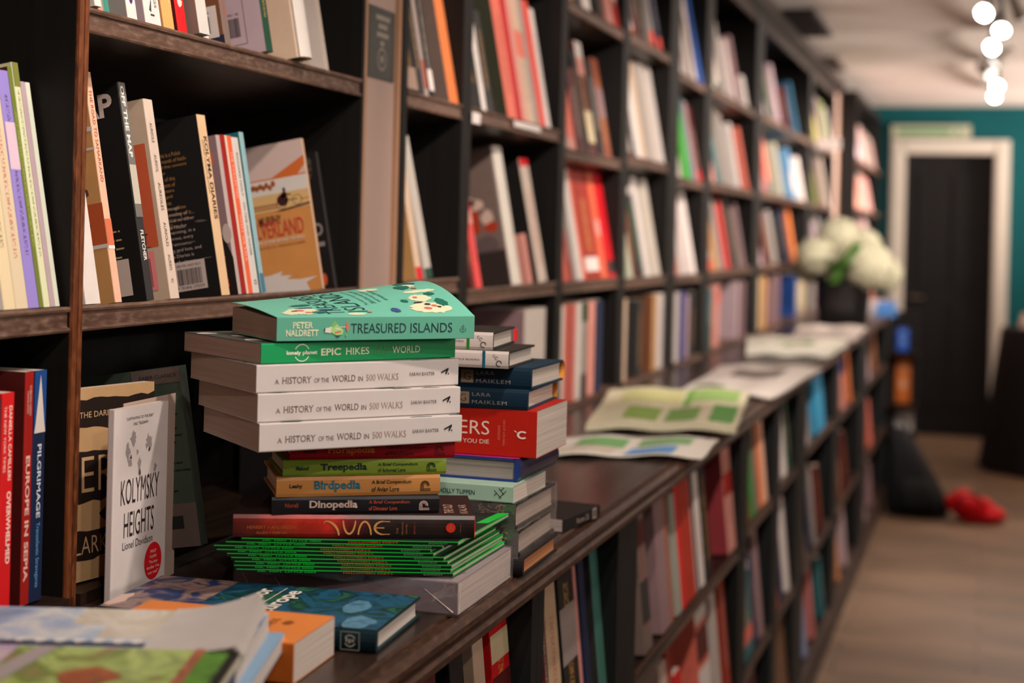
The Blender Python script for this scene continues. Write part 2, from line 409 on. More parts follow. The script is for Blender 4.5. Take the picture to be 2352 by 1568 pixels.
# ------------------------------------------------------------------ bookcases
XF = -.86; TLT = math.radians(10.5)
BAYS = [  # y0, y1, shelf fronts low/mid/high, words used for labels
 ('b0', .45, 1.297, (1.3155, 1.70, 1.98), 'bay left of nearest post'),
 ('b1', 1.316, 2.010, (1.3155, 1.612, 1.92), 'bay left of beige pilaster'),
 ('b2', 2.190, 2.447, (1.320, 1.613, 1.92), 'narrow bay right of beige pilaster'),
 ('b3', 2.495, 3.066, (1.298, 1.614, 1.93), 'second bay past beige pilaster'),
 ('b4', 3.116, 3.630, (1.296, 1.582, 1.896), 'third bay past beige pilaster'),
 ('b5', 3.700, 4.205, (1.290, 1.600, 1.905), 'fourth bay past beige pilaster'),
 ('b6', 4.345, 4.770, (1.285, 1.572, 1.875), 'fifth bay past beige pilaster'),
 ('b7', 4.900, 5.860, (1.290, 1.580, 1.885), 'sixth bay past beige pilaster'),
 ('b8', 6.050, 7.700, (1.293, 1.588, 1.895), 'seventh bay past beige pilaster'),
 ('b9', 7.850, 9.000, (1.295, 1.590, 1.905), 'eighth bay past beige pilaster'),
]
SHZ = {}
def shelf_board(parent, y0, y1, X, z, tilt, depth=.235, em=EDGE):
    th = .02; dz = depth * math.tan(tilt)
    mb = MB(); mb.prism([(X, z - .002), (X - depth, z - .002 - dz), (X - depth, z - .002 - dz - th), (X, z - .002 - th)], y0 + .0005, y1 - .0005)
    s = mb.obj('shelf', WOODY, parent)
    e = MB()
    e.prism([(X + .0005, z + .0015), (X + .005, z + .0015), (X + .006, z - .001), (X + .005, z - .0035), (X + .002, z - .0045), (X + .002, z - .0185),
             (X + .005, z - .0195), (X + .006, z - .0215), (X + .005, z - .0235), (X + .0005, z - .024)], y0 + .0005, y1 - .0005)
    e.obj('shelf_edge', em, s)
    return s
for bi, (key, y0, y1, zs, words) in enumerate(BAYS):
    pl = (y0 - BAYS[bi - 1][2]) / 2 if bi and key != 'b2' else .02
    prr = (BAYS[bi + 1][1] - y1) / 2 if bi < len(BAYS) - 1 and key != 'b1' else .02
    if key in ('b1',): prr = .01
    if key == 'b2': pl = .022
    r = empty('bookcase', (XF - .12, (y0 + y1) / 2, 1.0205))
    tag(r, 'dark-stained wall bookcase on the counter, ' + words, 'bookcase', 'dark wall bookcases above the counter')
    off = Matrix.Translation(-r.location)
    def part(mb, nm, mat, par=r):
        o = mb.obj(nm, mat, par); 
        if par is r: o.matrix_local = off
        return o
    for a, b, side in ((y0 - pl + .0004, y0, 0), (y1, y1 + prr - .0004, 1)):
        near = key in ('b0', 'b1') and ((key == 'b0' and side == 1) or (key == 'b1' and side == 0))
        mb = MB(); mb.box((-1.10, a, 1.0205), (XF + .004, b, 2.30)); sp_ = part(mb, 'side_panel', WOODD)
        if near:
            e_ = MB(); e_.box((XF + .004, a, 1.0205), (XF + .006, b, 2.30)); e_.box((XF + .006, a + .001, 1.0205), (XF + .007, b - .001, 2.30)); e_.obj('edge_strip', NPOST, sp_)
    mb = MB(); mb.box((-1.115, y0 - pl + .0004, 1.0205), (-1.10, y1 + prr - .0004, 2.30)); part(mb, 'back_panel', WOODD)
    mb = MB(); mb.box((-1.10, y0, 2.27), (XF + .004, y1, 2.30)); part(mb, 'top_panel', WOODY)
    mb = MB(); mb.box((-1.10, y0, 2.2), (-1.08, y1, 2.27)); mb.box((XF - .012, y0, 2.23), (XF + .002, y1, 2.27)); part(mb, 'top_rail', WOODY)
    mb = MB(); mb.box((-1.10, y0, 1.0205), (XF + .012, y1, 1.032)); part(mb, 'base_board', EDGE if bi > 1 else WOODY)
    for k, z in enumerate(zs):
        if key in ('b1', 'b0') or True:
            s = shelf_board(r, y0, y1, XF, z, TLT); s.matrix_local = off
    SHZ[key] = zs
# cornice in front of the top of the cases
mb = MB(); mb.prism([(XF + .006, 2.27), (XF + .03, 2.30), (XF + .03, 2.345), (-1.12, 2.345), (-1.12, 2.302), (XF + .006, 2.302)], .4, 9.3); struct(mb.obj('trim_1', WOODY))

# beige pilasters
def pilaster(y0, y1, label):
    mb = MB(); mb.box((-1.11, y0, 1.0205), (XF - .004, y1, 2.30)); p_ = mb.obj('pilaster', M((176, 150, 138), .6, .04, 8))
    f = MB(); f.box((XF - .004, y0, 1.0205), (XF + .002, y0 + .012, 2.30)); f.box((XF - .004, y1 - .012, 1.0205), (XF + .002, y1, 2.30)); f.obj('edge_bead', M((168, 128, 100), .6), p_)
    return tag(p_, label, 'pilaster')
pilaster(2.0225, 2.166, 'flat beige painted pilaster between bookcases, carrying a small dark notice')
pilaster(9.05, 9.30, 'distant beige painted pilaster at the far end of the bookcases')
mb = MB(); mb.box((XF - .0038, 2.046, 1.622), (XF - .0018, 2.146, 1.727)); nt_ = mb.obj('notice', M((26, 32, 28), .35))
tag(nt_, 'small dark green notice with pale lettering stuck on the beige pilaster', 'notice')
p = Print()
p.ring(.052, .03, .014, .017, sx=1.0); p.ell(.052, .03, .006, .006); p.ell(.052, .053, .008, .004)
for k, (a, b) in enumerate(((.03, .075), (.036, .07), (.026, .08))): p.rect(a, .062 + k * .0125, b, .069 + k * .0125)
p.obj('lettering', M((150, 138, 124), .6), nt_, Matrix(((0, 0, 1, XF - .0016), (1, 0, 0, 2.046), (0, 1, 0, 1.622), (0, 0, 0, 1))))

# worktop with moulded nosing
CE = -.480
mb = MB()
mb.prism([(-1.12, .985), (CE - .004, .985), (CE, .989), (CE, .995), (CE - .004, .9985), (CE - .004, 1.0015), (CE - .001, 1.006), (CE - .001, 1.012), (CE - .007, 1.018),
          (CE - .016, 1.0185), (CE - .018, 1.0165), (CE - .021, 1.0165), (CE - .023, 1.020), (-1.12, 1.020)], .45, 8.35, 'y', 0,
         [0, 1, 1, 1, 1, 1, 1, 1, 1, 1, 1, 1, 0, 0])
tag(mb.obj('worktop', [COUNTER, NOSE]), 'long dark wooden counter top with moulded worn front edge below bookcases', 'counter')
# low bookcases under the worktop
LB = [('l0', .75, 1.700, (.712, .41), 'first bay under the counter'), ('l1', 1.752, 2.135, (.702, .40), 'second bay under the counter'),
      ('l2', 2.262, 3.290, (.735, .43), 'third bay under the counter'), ('l3', 3.400, 3.850, (.755, .43), 'fourth bay under the counter'),
      ('l4', 3.960, 4.330, (.765, .43), 'fifth bay under the counter'), ('l5', 4.560, 5.420, (.780, .43), 'sixth bay under the counter'),
      ('l6', 5.600, 6.560, (.760, .43), 'seventh bay under the counter'), ('l7', 6.980, 8.280, (.760, .43), 'eighth bay under the counter')]
XL = -.498; TL2 = math.radians(6)
for bi, (key, y0, y1, zs, words) in enumerate(LB):
    pl = (y0 - LB[bi - 1][2]) / 2 if bi else .03
    prr = (LB[bi + 1][1] - y1) / 2 if bi < len(LB) - 1 else .03
    r = empty('low_bookcase', (XL - .14, (y0 + y1) / 2, 0.0))
    tag(r, 'dark low bookcase with open shelves, ' + words, 'bookcase', 'dark low bookcases under the counter')
    off = Matrix.Translation(-r.location)
    def part(mb, nm, mat, par=r):
        o = mb.obj(nm, mat, par); o.matrix_local = off; return o
    SL = MWOOD((15, 18, 18), (25, 28, 28), 2, .6)
    for a, b in ((y0 - pl + .0004, y0), (y1, y1 + prr - .0004)):
        mb = MB(); mb.box((-.80, a, 0), (XL + .004, b, .9845)); part(mb, 'side_panel', SL)
    mb = MB(); mb.box((-.815, y0 - pl + .0004, 0), (-.80, y1 + prr - .0004, .9845)); part(mb, 'back_panel', WOODD)
    mb = MB(); mb.box((XL - .02, y0, 0), (XL + .012, y1, .10)); mb.box((XL + .004, y0 - pl + .0004, 0), (XL + .012, y0, .10)); mb.box((XL + .004, y1, 0), (XL + .012, y1 + prr - .0004, .10))
    part(mb, 'plinth', MWOOD((44, 34, 30), (74, 60, 52), 1, .5))
    for z in zs + (.12,):
        s = shelf_board(r, y0, y1, XL, z, TL2, .26, MWOOD((46, 32, 25), (84, 60, 46), 1, .45)); s.matrix_local = off
    SHZ[key] = zs + (.12,)

# ------------------------------------------------------------------ rows of shelved books
C = dict(white=(214, 204, 198), cream=(214, 196, 158), beige=(196, 170, 146), grey=(150, 142, 136), lilac=(172, 150, 156), mauve=(138, 110, 112), taupe=(116, 98, 90),
         black=(26, 24, 24), charcoal=(48, 46, 46), maroon=(84, 26, 24), darkred=(150, 28, 22), red=(206, 28, 32), salmon=(214, 110, 92), pink=(206, 140, 128), orange=(206, 116, 66),
         brown=(112, 70, 46), tan=(190, 142, 88), olive=(104, 116, 44), green=(52, 150, 44), darkgreen=(26, 66, 48), teal=(28, 98, 104), mint=(128, 168, 146),
         blue=(44, 84, 156), navy=(24, 36, 66), skyblue=(96, 150, 190), lavender=(142, 126, 196), purple=(90, 70, 130), yellow=(206, 196, 110))
WORD = dict(darkred='dark red', darkgreen='dark green', skyblue='light blue')
ORD = 'first second third fourth fifth sixth seventh eighth ninth tenth eleventh twelfth thirteenth fourteenth fifteenth sixteenth seventeenth eighteenth nineteenth twentieth'.split()
BAYW = {b[0]: b[4] for b in BAYS}; BAYW.update({b[0]: b[4] for b in LB})
BAYY = {b[0]: (b[1], b[2]) for b in BAYS}; BAYY.update({b[0]: (b[1], b[2]) for b in LB})
INKS = [(40, 34, 32), (214, 204, 190), (170, 40, 34), (36, 60, 96), (200, 150, 70)]
def row(bay, lvl, items, X=None, z=None, tilt=None, rowname=None, top_hint=None):
    """items: (u0, u1 at the foot in reference pixels, height m, colour, options)"""
    low = bay[0] == 'l'
    if X is None: X = (XL if low else XF) - .002
    if z is None: z = SHZ[bay][lvl]
    if tilt is None: tilt = TL2 if low else TLT
    if rowname is None:
        rowname = (('top shelf', 'middle shelf', 'bottom shelf') if low else ('low shelf', 'middle shelf', 'high shelf'))[lvl]
    ya, yb = BAYY[bay]; last = ya + .001
    for k, it in enumerate(items):
        u0, u1, H, col = it[:4]; op = it[4] if len(it) > 4 else {}
        Y0 = max(yat(u0, X, z), last + .0006); Y1 = yat(u1, X, z)
        T = max(.005, Y1 - Y0)
        if T > .060 and not op.get('wide'): T = .060 if Y0 < 6 else min(T, .09)
        if Y0 + T > yb - .001:
            T = yb - .001 - Y0
            if T < .004: continue
        c = C[col] if isinstance(col, str) else col
        zz_ = (list(SHZ[bay]) if low else list(SHZ[bay]) + [2.252]); up = [q_ for q_ in ([.9845 + .022] + list(SHZ[bay]) if low else zz_) if q_ > z + .1]
        ceil_ = min(up) - .026
        W = op.get('W', min(.165, .09 + .3 * H if H > .21 else .13)); hard = op.get('hard', False)
        if low: W = min(W, .19)
        if tilt == 0: T = min(T, .05) if not op.get('wide') else T; W = min(W, .112); H = min(H, ceil_ - z - .004 - (W + .004) * math.tan(TLT))
        else: H = min(H, (ceil_ - z - .003) * math.cos(tilt) * (1 if abs(op.get('lean', 0)) < .01 else .985))
        rnd = random.Random(int(u0 * 13 + lvl * 7 + z * 1000))
        dark = sum(c) < 300
        ink = op.get('ink', rnd.choice(INKS[1:2] + INKS[4:]) if dark else rnd.choice(INKS[:1] + INKS[2:4]))
        if op.get('plain'): sm = M(c)
        else: sm = MSP(c, ink, .5, op.get('lo', .12 + .15 * rnd.random()), op.get('hi', .7 + .2 * rnd.random()), .5)
        cc = (C[op['cover']] if isinstance(op.get('cover'), str) else op['cover']) if op.get('cover') else c
        x_ = X + op.get('dx', 0)
        dz = op.get('dx', 0) * math.tan(tilt)
        wd = WORD.get(col, col) if isinstance(col, str) else op.get('word', 'patterned')
        o = book(stand_m(x_, Y0, z + .0022 + dz, tilt, op.get('lean', 0)), T, W, H, M(cc, .5), sm, hard,
                 label=op.get('label') or f"{wd} spined book, {ORD[k] if k < 20 else 'last'} from left, {rowname}, {BAYW[bay]}",
                 group=f"books on the {rowname} of the {BAYW[bay]}")
        if op.get('bands'):
            for (v0, v1, bc) in op['bands']:
                p = Print(); p.rect(H * v0, 0.0005, H * v1, T - .0005)
                m = face_m('spine', T, W, H, .0002)
                q = p.obj('spine_band', M(C[bc] if isinstance(bc, str) else bc), o, m)
        last = Y0 + T
        if op.get('cb'): op['cb'](o, T, W, H)
O = lambda **k: k

# --- nearest full bay, low shelf (detailed covers)
def deco(o, face, T, W, H, prints):
    for k, (nm, p, col) in enumerate(prints):
        if p.v: p.obj(nm, M(col, .55, .05) if isinstance(col, tuple) else col, o, face_m(face, T, W, H, .0003 + .00008 * k))
def cb_map(o, T, W, H):
    r = random.Random(3); p = Print(); p.text('MAP', W - .078, H - .036, .068, .026, .03)
    q = Print()
    for y in (.165, .118, .112, .080, .045): q.lines(W - .058, y, .02 * r.random() + .018, 1, .01, .0035, r)
    q.lines(W - .066, .078, .05, 6, .0095, .0035, r)
    b = Print(); b.rect(W - .080, .008, W - .016, .048)
    bc = Print(); bc.barcode(W - .062, .013, .030, .022, r); bc.text('UK 10.99', W - .062, .037, .03, .004)
    deco(o, 'back', T, W, H, [('cover_lettering', p, (196, 178, 168)), ('cover_text', q, (160, 136, 96)), ('barcode_label', b, (190, 172, 162)), ('barcode', bc, (30, 26, 26))])
    s = Print(); s.rect(0, .0004, H * .62, T - .0004)
    s2 = Print(); s2.rect(H * .38, .0006, H * .56, T - .0006)
    s3 = Print(); s3.text('OFF THE MAP', .004, T * .22, H * .33, T * .5, .03); s3.text('FLETCHER', H * .68, T * .25, H * .14, T * .45, .02)
    deco(o, 'spine', T, W, H, [('spine_band', s, (112, 108, 104)), ('spine_picture', s2, (186, 180, 164)), ('spine_lettering', s3, (230, 222, 214))])
def cb_ghost(o, T, W, H):
    p = Print(); p.rect(.0, .06, W - .006, H * .78); t = Print(); t.text('GHOST', W - .052, .064, .034, .012); t.rect(W - .05, .060, W - .016, .0608)
    b = Print(); b.rect(W - .044, .012, W - .013, .056); c = Print(); c.barcode(W - .041, .016, .022, .032, random.Random(5))
    deco(o, 'back', T, W, H, [('cover_picture', p, (196, 88, 56)), ('cover_lettering', t, (50, 30, 26)), ('barcode_label', b, (224, 132, 130)), ('barcode', c, (140, 40, 50))])
    s = Print()
    for a, l in ((.12, .1), (.28, .09), (.42, .14), (.62, .12), (.78, .08), (.9, .02)): s.text('AUREOLES'[:int(l * 60) + 1], H * a, T * .3, H * l, T * .28)
    deco(o, 'spine', T, W, H, [('spine_lettering', s, (84, 70, 60))])
def cb_kolyma(o, T, W, H):
    r = random.Random(9)
    p = Print()
    tx = ['TOGETHER this is a Polish', 'account of a month of hitch-', 'hiking a road that connects', 'the Hugo-Bader', 'descendants of this', 'and descendants of', 'officials, hunters', 'anarchy and gold', 'and kilometres', 'Years later, he realizes', 'he settled for none of it...', 'He ran away with a hefty', 'loan oligarch too.']
    for k, s_ in enumerate(tx): wt = .0021 * len(s_) + .004; p.text(s_, W - .086 + .0012 * (k % 3), H * .80 - k * .0072, wt, .0048)
    q = Print()
    tx = ['A journey through', 'the brutal reality of', 'pilgrimage like no other', 'effect on the reader', 'It is over-warming, in a', 'dark, murderous, every', 'page a moral encounter', 'with cruelty and loss, and', 'the Kolyma Diaries is', 'in his work of witness -', 'unflinching in its', 'own sorrow']
    for k, s_ in enumerate(tx): wt = .0024 * len(s_) + .004; q.text(s_, W - .086 + .001 * (k % 3), H * .50 - k * .0072, wt, .005)
    a = Print()
    for k in range(16): a.blob(W - .08 + .075 * r.random(), .045 + .06 * r.random(), .001 + .008 * r.random(), .0009, r)
    b = Print(); b.rect(W - .060, .012, W - .017, .047); c = Print(); c.barcode(W - .055, .019, .032, .019, r); c.text('ISBN 978-1-84627-502-9', W - .055, .0405, .032, .003); c.text('9 781846 275029', W - .057, .014, .036, .0035)
    deco(o, 'back', T, W, H, [('cover_text', p, (156, 112, 62)), ('cover_text', q, (170, 150, 140)), ('cover_picture', a, (92, 78, 70)), ('barcode_label', b, (186, 168, 160)), ('barcode', c, (34, 28, 28))])
    s = Print(); s.text('KOLYMA DIARIES', H * .12, T * .38, H * .46, T * .42, .02); s.text('JACEK HUGO-BADER', H * .14, T * .12, H * .3, T * .14); 
    deco(o, 'spine', T, W, H, [('spine_lettering', s, (60, 44, 34))])
def cb_e(o, T, W, H):
    a = Print(); a.poly([(W - .05, 0), (W, 0), (W, .045), (W - .008, .07), (W - .02, .088), (W - .035, .095), (W - .05, .09)])
    a2 = Print(); a2.ell(W - .004, .075, .006, .012); t = Print(); t.text('my', W - .040, .034, .030, .014, .05); t.text('fits', W - .044, .010, .034, .016, .05); e = Print(); e.ell(W - .016, H - .028, .008, .012)
    deco(o, 'back', T, W, H, [('cover_picture', a, (36, 26, 24)), ('cover_picture', a2, (190, 170, 160)), ('cover_lettering', t, (232, 66, 44)), ('badge', e, (196, 100, 66))])
def cb_red(o, T, W, H):
    s = Print(); s.rect(0, T * .62, H, T * .98); deco(o, 'spine', T, W, H, [('spine_band', s, (216, 190, 170))])
def cb_or(o, T, W, H):
    s = Print(); s.text('THE COLLECTED', H * .1, T * .3, H * .3, T * .35); s.text('WHAT WE TALK', H * .5, T * .3, H * .3, T * .35); deco(o, 'spine', T, W, H, [('spine_lettering', s, (240, 210, 190))])
def cb_wh(o, T, W, H):
    s = Print(); s.text('RICHARD HOLT', H * .1, T * .3, H * .28, T * .3); s.text('ON TIME AND WATER', H * .42, T * .3, H * .34, T * .3); s.ring(H * .93, T * .5, .002, .0032)
    deco(o, 'spine', T, W, H, [('spine_lettering', s, (70, 64, 60))])
def cb_blue(o, T, W, H):
    s = Print(); s.rect(H * .88, .0003, H - .0003, T - .0003); deco(o, 'spine', T, W, H, [('spine_band', s, (72, 116, 142))])
def cb_tan(o, T, W, H):
    q = Print(); q.rect(W - .05, .062, W, H * .43); q2 = Print(); q2.rect(W - .05, .058, W, .062); q2.rect(W - .05, H * .74, W, H * .76); q2.rect(W - .05, H * .66, W, H * .67)
    r = random.Random(12); q3 = Print()
    for k in range(7): q3.blob(W - .025 + .012 * (r.random() - .5), .072 + .05 * r.random(), .007, .006, r)
    deco(o, 'back', T, W, H, [('cover_picture', q, (176, 82, 44)), ('cover_band', q2, (206, 196, 190)), ('cover_picture', q3, (84, 58, 46))])
    s = Print(); s.rect(H * .64, .0004, H * .76, T - .0004); s2 = Print(); s2.rect(H * .755, .0004, H * .77, T - .0004); s3 = Print(); s3.text('THE ROAD TO SAMARKAND', H * .08, T * .25, H * .4, T * .4)
    deco(o, 'spine', T, W, H, [('spine_band', s, (206, 110, 78)), ('spine_band', s2, (226, 216, 208)), ('spine_lettering', s3, (176, 104, 80))])
row('b1', 0, [
    (198, 232, .175, 'white', O(plain=1, W=.12, wide=1, label='white paperback tucked against the nearest post, plain pale spine, nearest low shelf')),
    (266, 281, .245, (226, 176, 148), O(plain=1, word='peach', cover='tan', W=.15, cb=cb_tan, label='tall narrow peach and tan travel paperback beside the nearest bookcase post')),
    (339, 355, .240, 'charcoal', O(plain=1, cover='black', W=.152, cb=cb_map, label='black travel book titled OFF THE MAP in white, grey spine, nearest low shelf')),
    (393, 413, .226, (206, 186, 170), O(plain=1, cover='beige', W=.145, cb=cb_ghost, label='red and tan paperback with pale spine and pink barcode sticker, left of black diaries')),
    (511, 529, .218, (216, 180, 140), O(plain=1, cover='black', W=.145, cb=cb_kolyma, label='black paperback with tan spine titled KOLYMA DIARIES and white barcode, nearest low shelf')),
    (548, 556, .196, (176, 160, 154), O(plain=1, cover='mauve', cb=cb_e, label='pinkish grey paperback with dark figure and red lettering behind the black diaries')),
    (557, 571, .197, 'darkred', O(plain=1, cb=cb_red, label='slim dark red spined paperback with cream stripe, left of the orange spine')),
    (572, 582, .197, (222, 96, 58), O(plain=1, cb=cb_or, label='slim bright orange spined paperback between dark red and white spines')),
    (583, 597, .196, (204, 198, 190), O(plain=1, cb=cb_wh, label='white spined paperback with small black lettering, left of the teal book')),
    (602, 611, .204, (140, 176, 182), O(plain=1, cover='teal', cb=cb_blue, label='teal paperback with pale blue spine right beside the orange desert cover')),
])
# face-out paperbacks at the right of that shelf
def faceout(X, Y0, z, W, H, T, tilt, turn, cover, label, group=None, name='paperback'):
    # front cover faces the aisle: local x -> +X, local y (spine to fore-edge) -> +Y
    m = Matrix((Vector((1, 0, 0)), Vector((0, 1, 0)), Vector((0, 0, 1)))).transposed()
    m = Matrix.Rotation(-tilt, 3, 'Y') @ m
    m = Matrix.Rotation(turn, 3, 'Z') @ m
    m = m.to_4x4(); m.translation = (X, Y0, z)
    return book(m, T, W, H, M(cover, .45), None, False, name=name, label=label, group=group)
z1 = SHZ['b1'][0]
def facein(u, z, W, H, T, cover, label, dx=0, X=XF):
    # spine to the back of the shelf, front cover turned to the near end of the aisle, fore-edge at the shelf front
    lz = Vector((-math.sin(TLT), 0, math.cos(TLT))); ly = Vector((math.cos(TLT), 0, math.sin(TLT))); lx = Vector((0, -1, 0))
    m = Matrix((lx, ly, lz)).transposed().to_4x4()
    p0 = Vector((X + dx, yat(u, X + dx, z) + T, z + .0022 + (dx * math.tan(TLT) if dx < 0 else 0))) - ly * W
    m.translation = p0
    return book(m, T, W, H, M(cover, .45), None, False, (196, 180, 164) if sum(cover) > 200 else (40, 36, 34), label=label)
H_, W_, T_ = .208, .138, .007
o = facein(741, z1, W_, H_, T_, (206, 140, 78), 'orange paperback with desert cyclist cover facing outward, titled SILVERLAND, nearest low shelf')
P = Print(); P.rect(0, H_ * .74, W_, H_); s1 = Print(); s1.poly([(W_ - .052, H_ * .775), (W_, H_ * .89), (W_, H_ * .83), (W_ - .012, H_ * .775)]); s1.rect(0, H_ * .765, W_, H_ * .775)
P2 = Print(); P2.rect(0, H_ * .67, W_, H_ * .765); P2.poly([(0, 0), (W_ - .018, 0), (W_ - .022, H_ * .06), (W_ - .004, H_ * .09), (W_ - .03, H_ * .085), (W_ - .05, H_ * .10), (W_ - .042, H_ * .12), (W_ - .06, H_ * .13), (W_ - .055, H_ * .155), (W_ - .075, H_ * .14), (0, H_ * .13)])
P2b = Print(); P2b.rect(0, H_ * .555, W_, H_ * .67)
P3 = Print()
for k in range(8): P3.blob(W_ - .086 + .005 * k, H_ * .725 + .003 * math.sin(k * 3), .004, .005, random.Random(k))
for k in range(9): P3.rect(W_ - .088 + k * .0045, H_ * .575, W_ - .086 + k * .0045, H_ * .605)
P3.rect(W_ - .09, H_ * .597, W_ - .045, H_ * .603); P3.rect(W_ - .09, H_ * .572, W_ - .045, H_ * .578); P3.rect(W_ - .014, H_ * .605, W_, H_ * .610)
P4 = Print(); cx = W_ - .036; P4.ell(cx, H_ * .685, .0022, .0034); P4.poly([(cx - .004, H_ * .67), (cx + .002, H_ * .672), (cx + .004, H_ * .645), (cx - .004, H_ * .63), (cx - .006, H_ * .65)]); P4.poly([(cx, H_ * .66), (cx + .010, H_ * .65), (cx + .010, H_ * .643), (cx, H_ * .65)])
P4.blob(cx - .004, H_ * .617, .009, .009, random.Random(4), j=.12); P4.ring(cx + .018, H_ * .607, .0065, .0072); P4.ring(cx - .006, H_ * .595, .0065, .0072); P4.rect(cx, H_ * .61, cx + .018, H_ * .616)
P4.poly([(cx - .018, H_ * .553), (W_, H_ * .580), (W_, H_ * .566), (cx - .008, H_ * .548)])
P4.text('MURPHY', W_ - .080, H_ * .466, .034, .0130, .01)
P5 = Print(); P5.text('SILVERLAND', W_ - .096, H_ * .385, .082, .0225, .006)
P6 = Print(); P6.text('WINTER JOURNEY BEYOND THE URALS', W_ - .095, H_ * .345, .080, .0055, .02)
P7 = Print(); P7.text('AUTHOR OF FULL TILT - WRITER AND WANDERER', W_ - .095, H_ * .318, .080, .0028)
for k, (nm, p, c) in enumerate((('cover_picture', P, (206, 180, 172)), ('cover_picture', s1, (206, 106, 50)), ('cover_picture', P2, (214, 204, 196)), ('cover_picture', P2b, (212, 172, 116)), ('cover_picture', P3, (160, 88, 44)), ('cover_picture', P4, (66, 34, 32)),
                   ('cover_title', P5, (196, 60, 56)), ('cover_lettering', P6, (226, 206, 190)), ('cover_lettering', P7, (120, 66, 40)))):
    p.obj(nm, M(c, .5, .05), o, face_m('front', T_, W_, H_, .0003 + k * .00006))
o = facein(769, z1, .13, .192, .010, (30, 27, 27), 'black paperback with grey photo and orange oval logo, behind the orange desert cover')
r = random.Random(8); P = Print()
for k in range(9): P.blob(.075 + .05 * r.random(), .12 + .07 * r.random(), .008, .009, r, j=.6)
P.obj('cover_picture', M((74, 68, 64)), o, face_m('front', .010, .13, .192, .0003))
P = Print(); P.text('DEAD', .075, .075, .05, .018, .03); P.rect(.1, .06, .125, .066); P.obj('cover_lettering', M((130, 122, 118)), o, face_m('front', .010, .13, .20, .0004))
P = Print(); P.ell(.117, .014, .004, .0085); P.obj('logo', M((196, 84, 50)), o, face_m('front', .010, .13, .20, .0005))

# --- nearest bay, middle shelf (only feet in view)
def cb_oval(o, T, W, H):
    s = Print(); s.ell(H - .028, T * .5, .011, T * .22); deco(o, 'spine', T, W, H, [('logo', s, (86, 36, 110))])
def cb_w3(o, T, W, H):
    s = Print(); s.poly([(H - .016, T * .3), (H - .014, T * .42), (H - .03, T * .5)]); s.rect(H - .012, T * .35, H - .010, T * .6); s.text('THE FASTEST THINGS ON WINGS', H - .16, T * .66, .14, T * .14)
    deco(o, 'spine', T, W, H, [('spine_lettering', s, (60, 56, 56))])
def cb_o3(o, T, W, H):
    s = Print(); s.text('THE GREAT ROMANTIC', H - .16, T * .35, .13, T * .4); deco(o, 'spine', T, W, H, [('spine_lettering', s, (236, 206, 170))])
def cb_r3(o, T, W, H):
    s = Print(); s.text('RED SANDS', H - .10, T * .3, .045, T * .35); s.blob(H - .035, T * .5, .006, T * .3, random.Random(1)); deco(o, 'spine', T, W, H, [('spine_lettering', s, (240, 196, 186))])
    c = Print(); c.rect(0, .055, W, H); deco(o, 'back', T, W, H, [('cover_band', c, (150, 140, 128))])
def cb_bc(o, T, W, H):
    r = random.Random(4); b = Print(); b.rect(W - .05, .01, W - .006, .048); c = Print(); c.barcode(W - .042, .016, .026, .02, r); c.text('ISBN 978 0 7494', W - .042, .039, .026, .003)
    a = Print(); a.rect(0, 0, W, .012)
    deco(o, 'back', T, W, H, [('cover_band', a, (36, 40, 60)), ('barcode_label', b, (196, 184, 178)), ('barcode', c, (46, 50, 60))])
def cb_bc2(o, T, W, H):
    r = random.Random(6); c = Print(); c.barcode(W - .058, .024, .026, .024, r); c.text('ISBN 978 1 78', W - .058, .051, .026, .003); c.rect(W - .064, .014, W - .024, .0145); c.rect(W - .064, .014, W - .0635, .09); c.rect(W - .0245, .014, W - .024, .09)
    deco(o, 'back', T, W, H, [('barcode', c, (44, 40, 40))])
def cb_redl(o, T, W, H):
    s = Print(); s.text('HITTE', H - .075, T * .3, .035, T * .5, .03); deco(o, 'spine', T, W, H, [('spine_lettering', s, (216, 50, 46))])
row('b1', 1, [
    (199, 214, .20, 'white', O(plain=1, dx=.010)), (227, 238, .22, 'pink', O()), (240, 252, .21, 'mint', O(bands=[(.0, 1, (60, 130, 116))], plain=1)),
    (295, 317, .22, 'white', O(plain=1, cover='grey', cb=cb_oval, W=.15)), (336, 372, .215, 'white', O(plain=1, cover='lilac', cb=cb_w3)),
    (378, 402, .20, (216, 160, 96), O(plain=1, cover='tan', word='orange', cb=cb_o3)), (411, 432, .20, 'red', O(plain=1, cover='maroon', cb=cb_r3)),
    (438, 461, .22, (196, 190, 184), O(plain=1, word='grey', cover='taupe', dx=.012)), (462, 481, .23, 'white', O(plain=1, cb=cb_redl)),
    (518, 532, .21, 'taupe', O(cover='brown', cb=cb_bc)), (593, 608, .23, 'darkgreen', O(cover='lilac', cb=cb_bc2, dx=.012)),
    (655, 682, .24, (208, 200, 192), O(plain=1, word='pale', cover='beige', dx=.022, hard=True))])
z2 = SHZ['b1'][1]
o = facein(747, z2, .15, .22, .012, (206, 192, 184), 'white book cover outward with rust orange animal drawing, nearest middle shelf, far right')
P = Print(); P.blob(.075, .085, .035, .05, random.Random(11)); P.blob(.095, .12, .03, .04, random.Random(13)); P.blob(.055, .03, .014, .013, random.Random(14)); P.obj('cover_picture', M((176, 88, 46)), o, face_m('front', .012, .15, .22, .0003))
P = Print(); P.poly([(.06, .07), (.07, .066), (.125, .02), (.13, .012), (.118, .012)]); P.blob(.088, .10, .006, .03, random.Random(12)); P.obj('cover_picture', M((196, 172, 150)), o, face_m('front', .012, .15, .22, .0004))

